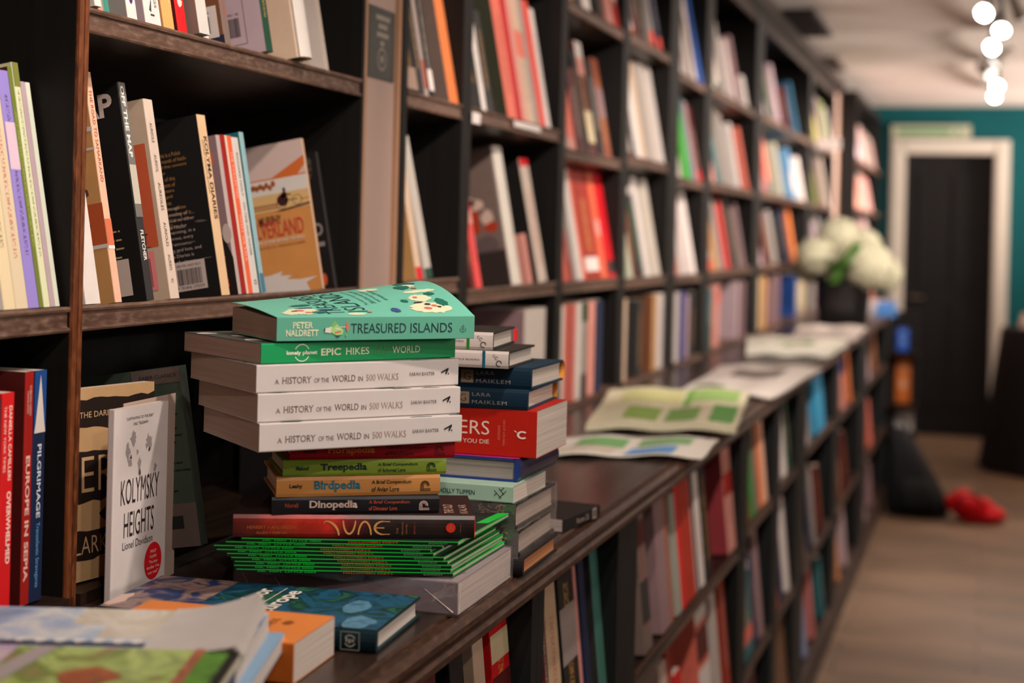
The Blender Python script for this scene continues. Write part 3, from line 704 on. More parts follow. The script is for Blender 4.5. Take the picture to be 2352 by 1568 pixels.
# --- left bay
row('b0', 0, [(-75, -50, .23, 'beige', {}), (-48, -22, .24, 'cream', {}), (-20, 9, .235, 'grey', {}), (10, 37, .232, 'cream', {}), (38, 66, .236, (206, 190, 160), O(word='pale beige')),
              (67, 91, .230, 'lavender', O(bands=[(.22, .42, (206, 180, 196))])), (92, 101, .235, 'olive', O(cover='maroon', ink=(170, 180, 90))),
              (102, 116, .240, (206, 208, 170), O(word='pale green', bands=[(.0, .1, (120, 124, 60))])), (117, 127, .222, 'lilac', O(plain=1)), (128, 138, .222, (200, 204, 186), O(plain=1, word='greenish white'))])
def cb_eu(o, T, W, H):
    s = Print(); s.text('EUROPE IN SEPIA', H * .36, T * .2, H * .54, T * .5, .03); s.text('DUBRAVKA UGRESIC', H * .06, T * .5, H * .13, T * .22); s.text('TRANSLATED', H * .08, T * .2, H * .1, T * .2)
    deco(o, 'spine', T, W, H, [('spine_lettering', s, (222, 176, 164))])
def cb_pi(o, T, W, H):
    s = Print(); s.rect(.0, .0004, H * .27, T - .0004); s2 = Print(); s2.poly([(.004, T * .5), (.03, T * .3), (.05, T * .15), (H * .27, T * .05), (H * .27, T * .95), (.05, T * .85), (.03, T * .7)])
    s3 = Print(); s3.text('PILGRIMAGE', H * .32, T * .35, H * .32, T * .32, .02); s4 = Print(); s4.text('Transatlantic Stravaganza', H * .66, T * .3, H * .28, T * .36)
    deco(o, 'spine', T, W, H, [('spine_band', s, (30, 70, 130)), ('spine_picture', s2, (206, 196, 186)), ('spine_lettering', s3, (196, 206, 216)), ('spine_lettering', s4, (96, 160, 206))])
def cb_rd(o, T, W, H):
    s = Print(); s.text('DANIELLA CAMILLERI', H * .06, T * .55, H * .34, T * .25, .02); s.text('OVERWHELMED', H * .45, T * .5, H * .33, T * .35, .03); s.text('THE NEW YORK TIMES', H * .06, T * .15, H * .3, T * .2)
    deco(o, 'spine', T, W, H, [('spine_lettering', s, (244, 206, 196))])
row('b0', 0, [(-70, -40, .2, 'navy', {}), (-38, -8, .2, 'charcoal', {}), (-6, 22, .205, 'red', O(plain=1, cb=cb_rd, label='bright red paperback with pale lettering standing on the counter at far left')),
              (47, 66, .222, 'darkred', O(plain=1, cover='maroon', cb=cb_eu, label='dark red paperback titled EUROPE IN SEPIA standing on the counter, far left')),
              (67, 95, .222, 'navy', O(plain=1, cb=cb_pi, label='navy blue paperback with white tower on spine, right of the dark red book'))],
    z=1.0325, tilt=0, rowname='counter row', X=XF - .006)

# --- further bays, read left to right
def cb_chef(o, T, W, H):
    r = random.Random(3); a = Print(); a.blob(W - .075, H * .62, .026, .018, r, 14, .3); a.blob(W - .05, H * .60, .02, .014, r, 14, .3); a.blob(W - .03, H * .5, .016, .018, r); b = Print(); b.rect(W - .09, H * .40, W - .048, H * .56); b.blob(W - .026, H * .43, .018, .012, r)
    c = Print(); c.blob(W - .04, H * .3, .03, .022, r); d_ = Print(); d_.rect(0, 0, W - .004, H * .26); e_ = Print(); e_.blob(W - .085, H * .59, .009, .009, r)
    deco(o, 'back', T, W, H, [('cover_picture', a, (206, 176, 160)), ('cover_picture', b, (170, 56, 30)), ('cover_picture', c, (96, 80, 80)), ('cover_picture', d_, (50, 40, 38)), ('cover_picture', e_, (120, 170, 130))])
def cb_green(o, T, W, H):
    a = Print(); r = random.Random(6); a.blob(W - .05, H * .45, .02, .07, r, 16, .4); b = Print(); b.rect(W - .06, .012, W - .02, .04)
    deco(o, 'back', T, W, H, [('cover_picture', a, (54, 110, 54)), ('barcode_label', b, (70, 62, 56))])
row('b2', 0, [(958, 971, .20, 'beige', O(plain=1, cover='tan', bands=[(.9, 1, 'red')])), (978, 994, .235, (176, 168, 158), O(plain=1, word='pale grey', lean=.07, cover='grey', bands=[(.93, 1, 'darkgreen')]))])
row('b2', 1, [(938, 962, .19, 'black', O(bands=[(.78, .97, (150, 124, 110))])), (964, 976, .22, 'charcoal', {}), (978, 986, .24, 'grey', O(bands=[(.75, .95, (150, 80, 66))])), (990, 1000, .235, 'black', O(bands=[(.8, .95, 'white')])),
              (1034, 1054, .25, 'orange', O(plain=1, cover='taupe', lean=.02))])
row('b3', 0, [(1083, 1092, .19, 'maroon', {}), (1095, 1108, .20, (220, 74, 72), O(word='coral red', bands=[(.3, .42, 'pink')])), (1178, 1214, .27, (210, 202, 190), O(word='ivory', plain=1, cover='taupe', hard=True, W=.185, cb=cb_chef, label='tall ivory spined book with grey chef photo cover, low shelf, second bay past pilaster')),
              (1216, 1224, .10, 'pink', {}), (1238, 1257, .255, (204, 186, 172), O(word='cream', cover='black', lean=.04, bands=[(0, .06, 'red')]))])
row('b3', 1, [(1084, 1106, .19, 'black', O(W=.14)), (1109, 1119, .2, 'white', O(cover='darkgreen', W=.14)), (1122, 1135, .19, 'charcoal', O(W=.14)), (1168, 1189, .27, 'salmon', O(cover=(56, 58, 44), W=.19, cb=cb_green)), (1190, 1201, .27, (176, 12, 28), O(word='crimson', plain=1)),
              (1202, 1212, .27, 'pink', {}), (1213, 1230, .265, (200, 170, 146), O(word='patterned cream', bands=[(.3, .5, 'salmon')])), (1231, 1240, .26, 'grey', {}), (1241, 1255, .262, (218, 84, 70), O(word='vermilion')), (1256, 1266, .25, 'white', {})])
row('b4', 0, [(1300, 1307, .20, 'salmon', {}), (1308, 1317, .19, 'darkred', O(bands=[(0, .4, 'grey')])), (1318, 1326, .25, 'grey', {}), (1327, 1341, .26, 'white', O(plain=1)), (1342, 1348, .265, (216, 84, 52), O(word='orange red')),
              (1349, 1380, .27, (150, 34, 20), O(word='brick red', bands=[(.8, .93, 'white')], wide=1)), (1384, 1396, .275, (214, 96, 66), O(word='coral', bands=[(.45, .6, 'pink')])), (1400, 1441, .255, (196, 12, 28), O(word='scarlet', plain=1, bands=[(.84, .96, 'charcoal')], wide=1))])
row('b4', 1, [(1300, 1306, .1, 'grey', {}), (1308, 1325, .25, 'pink', O(bands=[(.3, .9, 'salmon')])), (1330, 1344, .19, 'maroon', {}), (1346, 1356, .235, 'black', {}), (1357, 1375, .262, 'maroon', O(bands=[(.0, .14, 'white'), (.14, .3, 'pink'), (.62, .9, 'cream')])),
              (1377, 1390, .23, 'black', {}), (1392, 1407, .24, (130, 66, 42), O(word='rust brown', bands=[(.3, .6, 'mauve')]))])
row('b4', 2, [(1300, 1316, .2, 'tan', {}), (1320, 1340, .24, 'charcoal', {}), (1343, 1368, .25, 'white', {}), (1372, 1395, .22, 'black', {}), (1397, 1411, .25, 'pink', {}), (1412, 1426, .24, 'darkred', O(bands=[(0, .7, 'white')]))])
row('b5', 0, [(1446, 1455, .20, (176, 180, 156), O(word='pale green')), (1457, 1466, .25, 'maroon', {}), (1468, 1480, .22, 'black', O(bands=[(.1, .9, 'darkgreen')])), (1484, 1505, .27, 'white', O(plain=1)), (1507, 1536, .268, (212, 202, 188), O(word='ivory', plain=1))])
row('b5', 1, [(1444, 1452, .26, 'maroon', O(bands=[(.8, .97, 'grey')])), (1454, 1462, .2, 'black', {}), (1464, 1476, .26, 'white', O(plain=1)), (1477, 1490, .262, 'beige', O(plain=1)), (1491, 1500, .268, 'grey', {}), (1501, 1516, .27, (196, 184, 172), O(word='pale', plain=1)), (1517, 1531, .27, 'white', O(plain=1))])
row('b5', 2, [(1442, 1456, .25, 'salmon', O(bands=[(.7, .95, 'white')])), (1458, 1470, .24, 'maroon', {}), (1472, 1490, .2, 'charcoal', {}), (1495, 1512, .26, 'grey', O(bands=[(.84, 1, (222, 78, 60))])), (1513, 1522, .26, 'navy', O(bands=[(.86, 1, (222, 78, 60))]))])
row('b6', 0, [(1552, 1562, .26, 'pink', {}), (1563, 1576, .265, 'white', O(plain=1)), (1577, 1590, .262, (212, 196, 190), O(word='pale', plain=1)), (1591, 1605, .26, 'white', O(plain=1))])
row('b6', 1, [(1558, 1570, .17, 'white', {}), (1572, 1587, .265, (60, 160, 40), O(word='bright green', plain=1, wide=1)), (1588, 1594, .26, 'teal', {}), (1596, 1604, .25, 'mauve', {}), (1606, 1616, .24, 'maroon', O(bands=[(.85, 1, 'red')]))])
row('b6', 2, [(1560, 1575, .27, 'salmon', O(bands=[(.8, 1, 'white')])), (1576, 1592, .30, 'white', O(plain=1)), (1593, 1607, .30, (210, 196, 188), O(word='cream', plain=1)), (1608, 1617, .30, 'blue', O(plain=1)), (1618, 1630, .28, 'white', {})])
row('b7', 0, [(1630, 1642, .2, (214, 90, 76), O(word='coral', bands=[(.5, .8, 'white')])), (1643, 1655, .25, 'tan', {}), (1656, 1664, .24, 'grey', O()), (1672, 1684, .24, (206, 70, 64), O(word='red', plain=1)), (1686, 1694, .25, 'charcoal', {}), (1697, 1704, .22, 'taupe', {}), (1708, 1722, .24, 'mauve', {}), (1726, 1735, .25, 'charcoal', {})])
row('b7', 1, [(1636, 1648, .2, 'pink', {}), (1649, 1656, .25, 'teal', {}), (1657, 1672, .27, (128, 120, 112), O(word='grey', plain=1, wide=1)), (1674, 1690, .255, 'grey', O(plain=1)), (1696, 1714, .24, 'white', O(plain=1)), (1715, 1724, .24, 'salmon', O(plain=1))])
row('b7', 2, [(1634, 1646, .28, 'white', O(plain=1)), (1647, 1660, .27, (196, 188, 176), O(word='pale green', bands=[(.9, 1, 'darkgreen')])), (1664, 1682, .26, 'grey', O(plain=1)), (1684, 1696, .22, (196, 180, 176), O(word='pale pink')), (1698, 1710, .25, 'mauve', {}), (1714, 1730, .12, 'white', {})])
row('b8', 0, [(1745, 1762, .24, 'lilac', {}), (1764, 1776, .22, 'maroon', {}), (1780, 1790, .23, 'grey', {}), (1794, 1803, .22, 'charcoal', {}), (1812, 1823, .25, 'navy', {}), (1825, 1842, .25, (196, 106, 44), O(word='burnt orange', plain=1)), (1850, 1866, .25, 'grey', O(plain=1))])
row('b8', 1, [(1750, 1764, .24, 'mauve', O(plain=1)), (1766, 1780, .24, 'salmon', O(bands=[(.8, 1, 'teal')])), (1796, 1812, .24, (172, 168, 148), O(word='sage', plain=1)), (1824, 1842, .24, 'skyblue', O(bands=[(.45, .85, 'white')])), (1844, 1860, .22, 'white', O(plain=1)), (1862, 1870, .2, 'mauve', {})])
row('b8', 2, [(1752, 1766, .26, 'lilac', O(bands=[(.6, .8, 'white')])), (1768, 1778, .24, 'darkgreen', {}), (1788, 1803, .26, 'lilac', O(plain=1)), (1812, 1822, .2, 'maroon', {}), (1830, 1846, .25, (34, 96, 126), O(word='petrol blue', plain=1)), (1856, 1866, .2, 'charcoal', {})])
row('b9', 0, [(1878, 1886, .2, 'lilac', {}), (1890, 1900, .24, 'grey', {}), (1904, 1914, .24, 'navy', {})])
row('b9', 1, [(1874, 1884, .2, 'olive', {}), (1886, 1898, .26, 'taupe', {}), (1900, 1914, .28, (204, 186, 172), O(word='cream', plain=1))])
row('b9', 2, [(1876, 1890, .28, 'yellow', O(plain=1)), (1891, 1899, .28, 'lilac', O(plain=1)), (1900, 1908, .28, (160, 180, 90), O(word='lime')), (1909, 1918, .26, 'white', O(plain=1))])
# small cards on the shelf fronts
for (u0, u1, z_, h_, nm) in ((1086, 1104, 1.598, .020, 'white price card clipped on the shelf front in second bay past beige pilaster'), (1182, 1242, 1.606, .012, 'long white strip card on the shelf front under the red spined books'),):
    a_, b_ = yat(u0, XF + .008, z_), yat(u1, XF + .008, z_); q = MB(); q.box((XF + .0066, a_, z_ - h_ / 2), (XF + .0076, b_, z_ + h_ / 2)); q.box((XF - .01, a_, z_ + h_ / 2 - .001), (XF + .0076, b_, z_ + h_ / 2)); tag(q.obj('price_card', M(C['white'])), nm, 'card')
# counter-level rows under the low shelf
ZD = 1.0322
def drow(bay, items): row(bay, 0, items, X=XF, z=ZD - .0022 + .0006, tilt=0, rowname='counter row')
drow('b1', [(720, 745, .2, 'black', {}), (780, 800, .22, 'maroon', {}), (860, 875, .22, 'black', {})])
drow('b3', [(1200, 1248, .235, (196, 184, 176), O(word='pale', plain=1, cover='mauve', wide=1, label='large pale book standing on the counter behind the right-hand book pile'))])
drow('b4', [(1277, 1292, .235, 'white', O(plain=1)), (1293, 1299, .235, 'salmon', O()), (1310, 1319, .225, (206, 110, 98), O(word='coral')), (1320, 1331, .225, 'white', O(plain=1)), (1332, 1349, .222, 'grey', O(bands=[(.0, .2, 'darkgreen'), (.75, 1, 'charcoal')])), (1350, 1366, .225, 'pink', O()), (1368, 1381, .22, 'navy', O(plain=1))])
drow('b5', [(1420, 1437, .225, 'beige', O(plain=1, cover='black', W=.16)), (1462, 1478, .2, 'charcoal', {}), (1496, 1511, .24, 'tan', O(plain=1, cover='brown')), (1513, 1526, .215, 'white', {}), (1527, 1533, .215, 'green', O(plain=1))])
drow('b6', [(1538, 1549, .245, 'white', O(plain=1)), (1550, 1562, .245, (206, 198, 190), O(plain=1, word='ivory')), (1564, 1571, .245, (44, 44, 130), O(word='indigo', plain=1)), (1573, 1584, .19, 'lilac', {}), (1586, 1596, .2, 'charcoal', {})])
drow('b7', [(1608, 1620, .22, 'black', {}), (1626, 1640, .2, 'teal', O(bands=[(.6, 1, 'darkgreen')])), (1644, 1660, .24, 'pink', O(bands=[(.1, .3, (226, 90, 62))], plain=1, word='white and orange')), (1690, 1704, .235, 'lilac', O(plain=1)), (1705, 1716, .235, 'mauve', O())])
drow('b8', [(1740, 1752, .22, 'cream', O(plain=1)), (1754, 1765, .22, 'tan', {}), (1786, 1802, .22, 'mauve', {}), (1826, 1838, .2, 'blue', O(plain=1)), (1846, 1856, .21, 'cream', {})])
drow('b9', [(1868, 1880, .2, 'grey', {}), (1884, 1895, .22, 'maroon', {}), (1900, 1910, .2, 'cream', {})])

# --- shelves under the counter
row('l0', 0, [(930, 960, .24, 'charcoal', {}), (1010, 1040, .26, 'maroon', {}), (1070, 1100, .27, 'black', {}), (1122, 1145, .245, 'beige', O(plain=1, label='beige ring-bound notebook, fourth on top shelf, first bay under the counter')), (1160, 1200, .262, 'red', O(W=.17, bands=[(.12, .24, 'cream'), (.3, .5, 'maroon')], wide=1, word='red floral'))])
row('l1', 0, [(1246, 1266, .268, 'brown', O(bands=[(.2, .9, 'taupe')])), (1270, 1280, .27, 'maroon', {}), (1281, 1306, .272, (190, 162, 130), O(word='mottled cream', wide=1)), (1312, 1345, .272, 'black', O(wide=1, bands=[(.25, .52, (150, 136, 130))])), (1347, 1352, .27, 'pink', {}), (1358, 1370, .265, 'navy', O(plain=1)),
              (1385, 1410, .272, (70, 118, 106), O(word='sea green', cover='charcoal', plain=1, wide=1)), (1411, 1420, .265, 'beige', {}), (1421, 1428, .25, 'maroon', {})])
row('l2', 0, [(1482, 1500, .225, 'taupe', O(bands=[(.08, .25, 'maroon'), (.5, .8, 'charcoal')], word='patterned')), (1522, 1542, .225, 'mauve', O(plain=1, wide=1)), (1543, 1549, .225, (150, 90, 66), O(word='rust')), (1556, 1568, .21, (146, 146, 134), O(word='grey green', plain=1)), (1569, 1576, .235, 'red', O(plain=1)),
              (1577, 1600, .235, (170, 46, 28), O(word='brick red', plain=1, wide=1)), (1603, 1608, .225, 'charcoal', O(cover='white')), (1610, 1620, .22, 'white', {}), (1624, 1636, .225, 'black', {}), (1674, 1692, .235, 'pink', O(cover=(150, 56, 62), wide=1, bands=[(.3, .5, 'darkred')]))])  # black book before the pink one is added, standing in for a shaded gap
row('l2', 1, [(1500, 1514, .2, 'maroon', {}), (1536, 1552, .225, (196, 170, 156), O(word='pale', plain=1)), (1553, 1562, .235, 'darkred', {}), (1566, 1580, .18, 'red', O(plain=1)), (1616, 1640, .25, 'salmon', O(wide=1, bands=[(.05, .15, 'white'), (.2, .45, 'maroon'), (.5, .75, 'white')], word='red and white')),
              (1650, 1668, .25, (186, 176, 168), O(word='pale grey', plain=1)), (1670, 1684, .26, (156, 52, 34), O(word='brick red'))])
row('l2', 2, [(1560, 1600, .2, 'charcoal', {}), (1640, 1690, .2, 'maroon', {})])
row('l3', 0, [(1714, 1723, .2, 'brown', {}), (1726, 1738, .215, (56, 116, 50), O(word='green', plain=1)), (1739, 1745, .2, 'taupe', {}), (1750, 1755, .22, 'orange', {}), (1756, 1768, .225, (206, 160, 136), O(word='cream', plain=1))])
row('l3', 1, [(1712, 1732, .24, 'teal', O(wide=1, bands=[(.0, .2, 'white'), (.7, .85, 'salmon')])), (1734, 1746, .22, 'navy', {}), (1747, 1758, .26, 'mauve', O(plain=1))])
row('l3', 2, [(1716, 1750, .22, 'maroon', O(wide=1))])
row('l4', 0, [(1788, 1800, .255, 'lilac', O(plain=1)), (1801, 1809, .255, 'white', {}), (1812, 1820, .2, 'darkgreen', {})])
row('l4', 1, [(1783, 1791, .23, (160, 82, 60), O(word='rust')), (1794, 1806, .24, 'navy', O(plain=1)), (1808, 1822, .255, 'white', O(plain=1))])
row('l4', 2, [(1780, 1824, .25, (112, 80, 56), O(word='tan brown', plain=1, wide=1))])
row('l5', 0, [(1836, 1856, .25, 'white', O(plain=1, wide=1, label='wide white magazine spine on the top shelf, sixth bay under the counter')), (1858, 1872, .2, 'grey', {}), (1876, 1896, .24, (50, 140, 180), O(word='sky blue', plain=1, wide=1))])
row('l5', 1, [(1848, 1856, .2, 'taupe', {}), (1862, 1868, .24, 'navy', {}), (1870, 1884, .24, 'grey', O(plain=1)), (1886, 1893, .22, 'maroon', {})])
row('l5', 2, [(1850, 1864, .22, (140, 150, 180), O(word='pale blue', plain=1)), (1868, 1886, .24, (190, 110, 104), O(word='rose', plain=1)), (1890, 1900, .2, 'teal', {})])
row('l6', 0, [(1920, 1932, .22, 'taupe', {}), (1938, 1950, .24, 'pink', O(bands=[(.0, .4, 'blue')])), (1952, 1960, .2, 'orange', {})])
row('l6', 1, [(1915, 1926, .2, 'charcoal', {}), (1930, 1940, .2, 'brown', {}), (1944, 1954, .22, 'maroon', {})])
row('l6', 2, [(1916, 1924, .2, 'charcoal', {}), (1926, 1940, .24, (196, 130, 84), O(word='apricot', plain=1)), (1942, 1950, .22, 'lilac', {})])
row('l7', 0, [(1984, 1994, .24, 'white', O(plain=1)), (1996, 2006, .22, 'lilac', O(plain=1)), (2012, 2020, .2, 'brown', {})])
row('l7', 1, [(1970, 1982, .24, (190, 150, 148), O(word='dusty pink', plain=1)), (1986, 1994, .22, 'charcoal', {}), (2000, 2012, .22, 'salmon', {})])
row('l7', 2, [(1972, 1982, .24, 'taupe', {}), (1986, 2000, .25, 'lilac', O(plain=1)), (2002, 2010, .2, 'mauve', {})])

# ------------------------------------------------------------------ standing books on the counter, nearest bay
def spine_at(o, T, W, H, items):
    for k, (nm, p, c) in enumerate(items): p.obj(nm, M(c, .5, .04), o, face_m('spine', T, W, H, .0004 + .00008 * k))
ZC = 1.0206
# tan and black book, lettering ...ER / CLARK
o = faceout(-.893, 1.325, ZC + .013, .14, .196, .014, .03, math.radians(-12), (196, 158, 114), 'tan paperback with ragged black bands lettered CLARK, behind the white KOLYMSKY book')
r = random.Random(21); P = Print()
def band(P, y0, y1, W, r):
    n = 14; top = [(W * k / n, y1 + (r.random() - .5) * .004) for k in range(n + 1)]; bot = [(W * k / n, y0 + (r.random() - .5) * .004) for k in range(n + 1)]
    P.poly(bot + top[::-1])
band(P, .155, .185, .14, r); band(P, .08, .132, .14, r); band(P, .022, .05, .14, r); P.blob(.085, .066, .03, .012, r)
P.obj('cover_band', M((40, 30, 26)), o, face_m('front', .014, .14, .196, .0003))
P = Print(); P.text('TER', .002, .090, .078, .036, -.01); P.text('CLARK', .01, .027, .06, .018, -.005); P.text('THE DARK', .03, .166, .045, .006)
P.obj('cover_lettering', M((206, 168, 124)), o, face_m('front', .014, .14, .196, .0004))
# Kolymsky Heights
kp = Vector((-.828, 1.3255, ZC))
o = faceout(kp.x, kp.y, kp.z, .100, .194, .008, .0, math.radians(-1), (212, 202, 198), 'white paperback KOLYMSKY HEIGHTS with wolf drawing and red round sticker, standing on counter'); kol = o; W_k = .150; KSC = Matrix.Diagonal((1, .100 / .118, .985, 1))
P = Print(); P.text('KOLYMSKY', .016, .098, .084, .026, .0); P.text('HEIGHTS', .024, .064, .066, .026, .0); P.text('Lionel Davidson', .022, .052, .066, .008)
P.text('"CAPTIVATING TO THE END"', .024, .184, .06, .003); P.text('DAILY TELEGRAPH', .040, .178, .032, .003)
P.obj('cover_lettering', M((44, 34, 34)), o, KSC @ face_m('front', .008, .118, .197, .0003))
r = random.Random(5); P = Print(); 
for cx, cy, a, b in ((.042, .165, .009, .010), (.030, .152, .006, .012), (.075, .158, .008, .014), (.055, .135, .005, .014), (.062, .118, .003, .010), (.09, .13, .005, .008), (.035, .14, .005, .006), (.05, .150, .003, .004)): P.blob(cx, cy, a, b, r, 16, .7)
P.obj('cover_picture', M((150, 140, 138)), o, KSC @ face_m('front', .008, .118, .197, .0003))
P = Print()
for cx, cy, a, b in ((.036, .146, .003, .003), (.076, .150, .003, .003), (.056, .128, .003, .006)): P.blob(cx, cy, a, b, r, 12, .6)
P.obj('cover_picture', M((80, 70, 70)), o, KSC @ face_m('front', .008, .118, .197, .0004))
P = Print(); P.ell(.090, .031, .0195, .0195, 28); P.obj('round_sticker', M((214, 24, 36)), o, KSC @ face_m('front', .008, .118, .197, .0005))
P = Print()
for k, s_ in enumerate(('PHILIP', 'PULLMAN', '"The best', "thriller I've", 'ever read"')): P.text(s_, .090 - len(s_) * .0011, .0395 - k * .0055, len(s_) * .0022, .0034, .01)
P.obj('sticker_lettering', M((232, 196, 190)), o, KSC @ face_m('front', .008, .118, .197, .0007))
e_ = MB(); e_.prism([(-.001, .03), (-.010, W_k), (-.011, W_k), (-.002, .03)], 0, .197, 'z'); e_.obj('opened_back_cover', M((196, 170, 156)), kol)
# grey-green classic, back cover outward
o = book(stand_m(-.800, 1.470, ZC + .0345, math.radians(9.5)), .016, .135, .195, M((60, 70, 60), .5), M((46, 54, 46)), label='dim grey-green paperback leaning on the counter between white KOLYMSKY book and main stack')
P = Print(); P.rect(0, 0, .135, .047); P.rect(.075, .178, .135, .1945); P.obj('cover_band', M((92, 78, 72)), o, face_m('back', .016, .135, .203))
P = Print(); P.lines(.09, .150, .04, 6, .0075, .003, random.Random(3)); P.lines(.085, .09, .05, 2, .008, .003, random.Random(4)); P.lines(.085, .06, .04, 1, .008, .003, random.Random(4)); P.text('FABER CLASSICS', .085, .184, .045, .004); P.rect(.07, .02, .095, .034); P.rect(.1, .02, .118, .034)
P.obj('cover_text', M((30, 32, 30)), o, face_m('back', .016, .135, .203, .0005))

# ------------------------------------------------------------------ main stack on the counter (bottom to top)
def pile(name, R, z, ang, T, W, H, cover, spine, hard, label, cat='book', group=None, pages=(196, 178, 160), fine=900, round_=None):
    return book(lie_m(R, z, ang), T, W, H, cover if not isinstance(cover, tuple) else M(cover), spine if not isinstance(spine, tuple) else M(spine, .45, .05), hard, pages, name, label, cat, group, fine, round_)
MS = 'books in the main counter stack'
# shrink-wrapped block
def film_mat():
    m = bpy.data.materials.new('shrink_film'); m.use_nodes = True
    nt = m.node_tree; N = nt.nodes; L = nt.links; out = N['Material Output']; N.remove(N['Principled BSDF'])
    g = N.new('ShaderNodeBsdfGlossy'); g.inputs['Roughness'].default_value = .12; g.inputs['Color'].default_value = (1, .96, .93, 1)
    t = N.new('ShaderNodeBsdfTransparent'); t.inputs[0].default_value = (.98, .975, .97, 1); mx = N.new('ShaderNodeMixShader'); f = N.new('ShaderNodeFresnel'); f.inputs[0].default_value = 1.45
    tc = N.new('ShaderNodeTexCoord'); n = N.new('ShaderNodeTexNoise'); mp = N.new('ShaderNodeMapping'); mp.inputs['Scale'].default_value = (1, 1, 1); n.inputs['Scale'].default_value = 16; n.inputs['Detail'].default_value = 2; n.inputs['Distortion'].default_value = 1.2
    L.new(tc.outputs['Object'], mp.inputs[0]); L.new(mp.outputs[0], n.inputs[0]); b = N.new('ShaderNodeBump'); b.inputs['Strength'].default_value = .6; b.inputs['Distance'].default_value = .006
    L.new(n.outputs['Fac'], b.inputs['Height']); L.new(b.outputs[0], g.inputs['Normal'])
    a = N.new('ShaderNodeMath'); a.operation = 'MULTIPLY_ADD'; a.inputs[1].default_value = .7; a.inputs[2].default_value = .01; L.new(f.outputs[0], a.inputs[0])
    mx.inputs[0].default_value = .14; L.new(t.outputs[0], mx.inputs[1]); L.new(g.outputs[0], mx.inputs[2]); d_ = N.new('ShaderNodeBsdfDiffuse'); d_.inputs[0].default_value = (.75, .72, .70, 1); m2 = N.new('ShaderNodeMixShader'); m2.inputs[0].default_value = .05
    L.new(b.outputs[0], d_.inputs['Normal']); L.new(mx.outputs[0], m2.inputs[1]); L.new(d_.outputs[0], m2.inputs[2]); L.new(m2.outputs[0], out.inputs[0])
    return m
FILM = film_mat()
def wrap(parent, T, W, H, seed, e=.0012, creases=()):
    """clear film around a book box in its local frame, with pulled creases at the corners"""
    rnd = random.Random(seed); mb = MB()
    amp = 2.2 if T > .03 else 1
    def bump(p, q): return amp * .0007 * math.sin(p * 90 + seed) * math.sin(q * 70 + seed * 2) + .0006 * math.sin(p * 210 + q * 160)
    faces = [(lambda a, b: (-e + T * 0 + a * (T + 2 * e), -e - abs(bump(a * T, b * H)), -e + b * (H + 2 * e)), 6, 30),
             (lambda a, b: (-e + a * (T + 2 * e), W + e + abs(bump(a * T, b * H)), -e + b * (H + 2 * e)), 6, 30),
             (lambda a, b: (T + e + abs(bump(a * W, b * H)), -e + a * (W + 2 * e), -e + b * (H + 2 * e)), 20, 30),
             (lambda a, b: (-e + a * (T + 2 * e), -e + b * (W + 2 * e), -e - .0015 * abs(math.sin(b * 9 + a * 5)) - abs(bump(a * T, b * W))), 6, 24),
             (lambda a, b: (-e + a * (T + 2 * e), -e + b * (W + 2 * e), H + e + abs(bump(a * T, b * W))), 6, 24)]
    for fn, a, b in faces: mb.grid(fn, a, b)
    o = mesh_obj('shrink_wrap', mb.v, mb.f, FILM, parent, smooth=True)
    for (p0, p1, r_) in creases:
        c = MB(); c.tube(p0, p1, r_, r_ * .3, 6); c.obj('crease', M((220, 206, 196), .2), o)
    return o
o = pile('paper_block', (-.4905, 1.4234), 1.0206, 0.5, .0325, .182, .243, (150, 134, 138), (128, 112, 118), False, 'thick grey book in crinkled clear shrink wrap at the bottom of main stack', group=MS, pages=(206, 192, 186), fine=500)
wrap(o, .0325, .182, .243, 3, creases=[((.003, -.0015, .004), (.024, -.0022, .034), .0006), ((.010, -.0018, .226), (.030, -.0018, .238), .0004), ((.012, -.0018, .190), (.022, -.0018, .198), .0004), ((.002, .000, -.0018), (.032, .002, -.0018), .0007)])
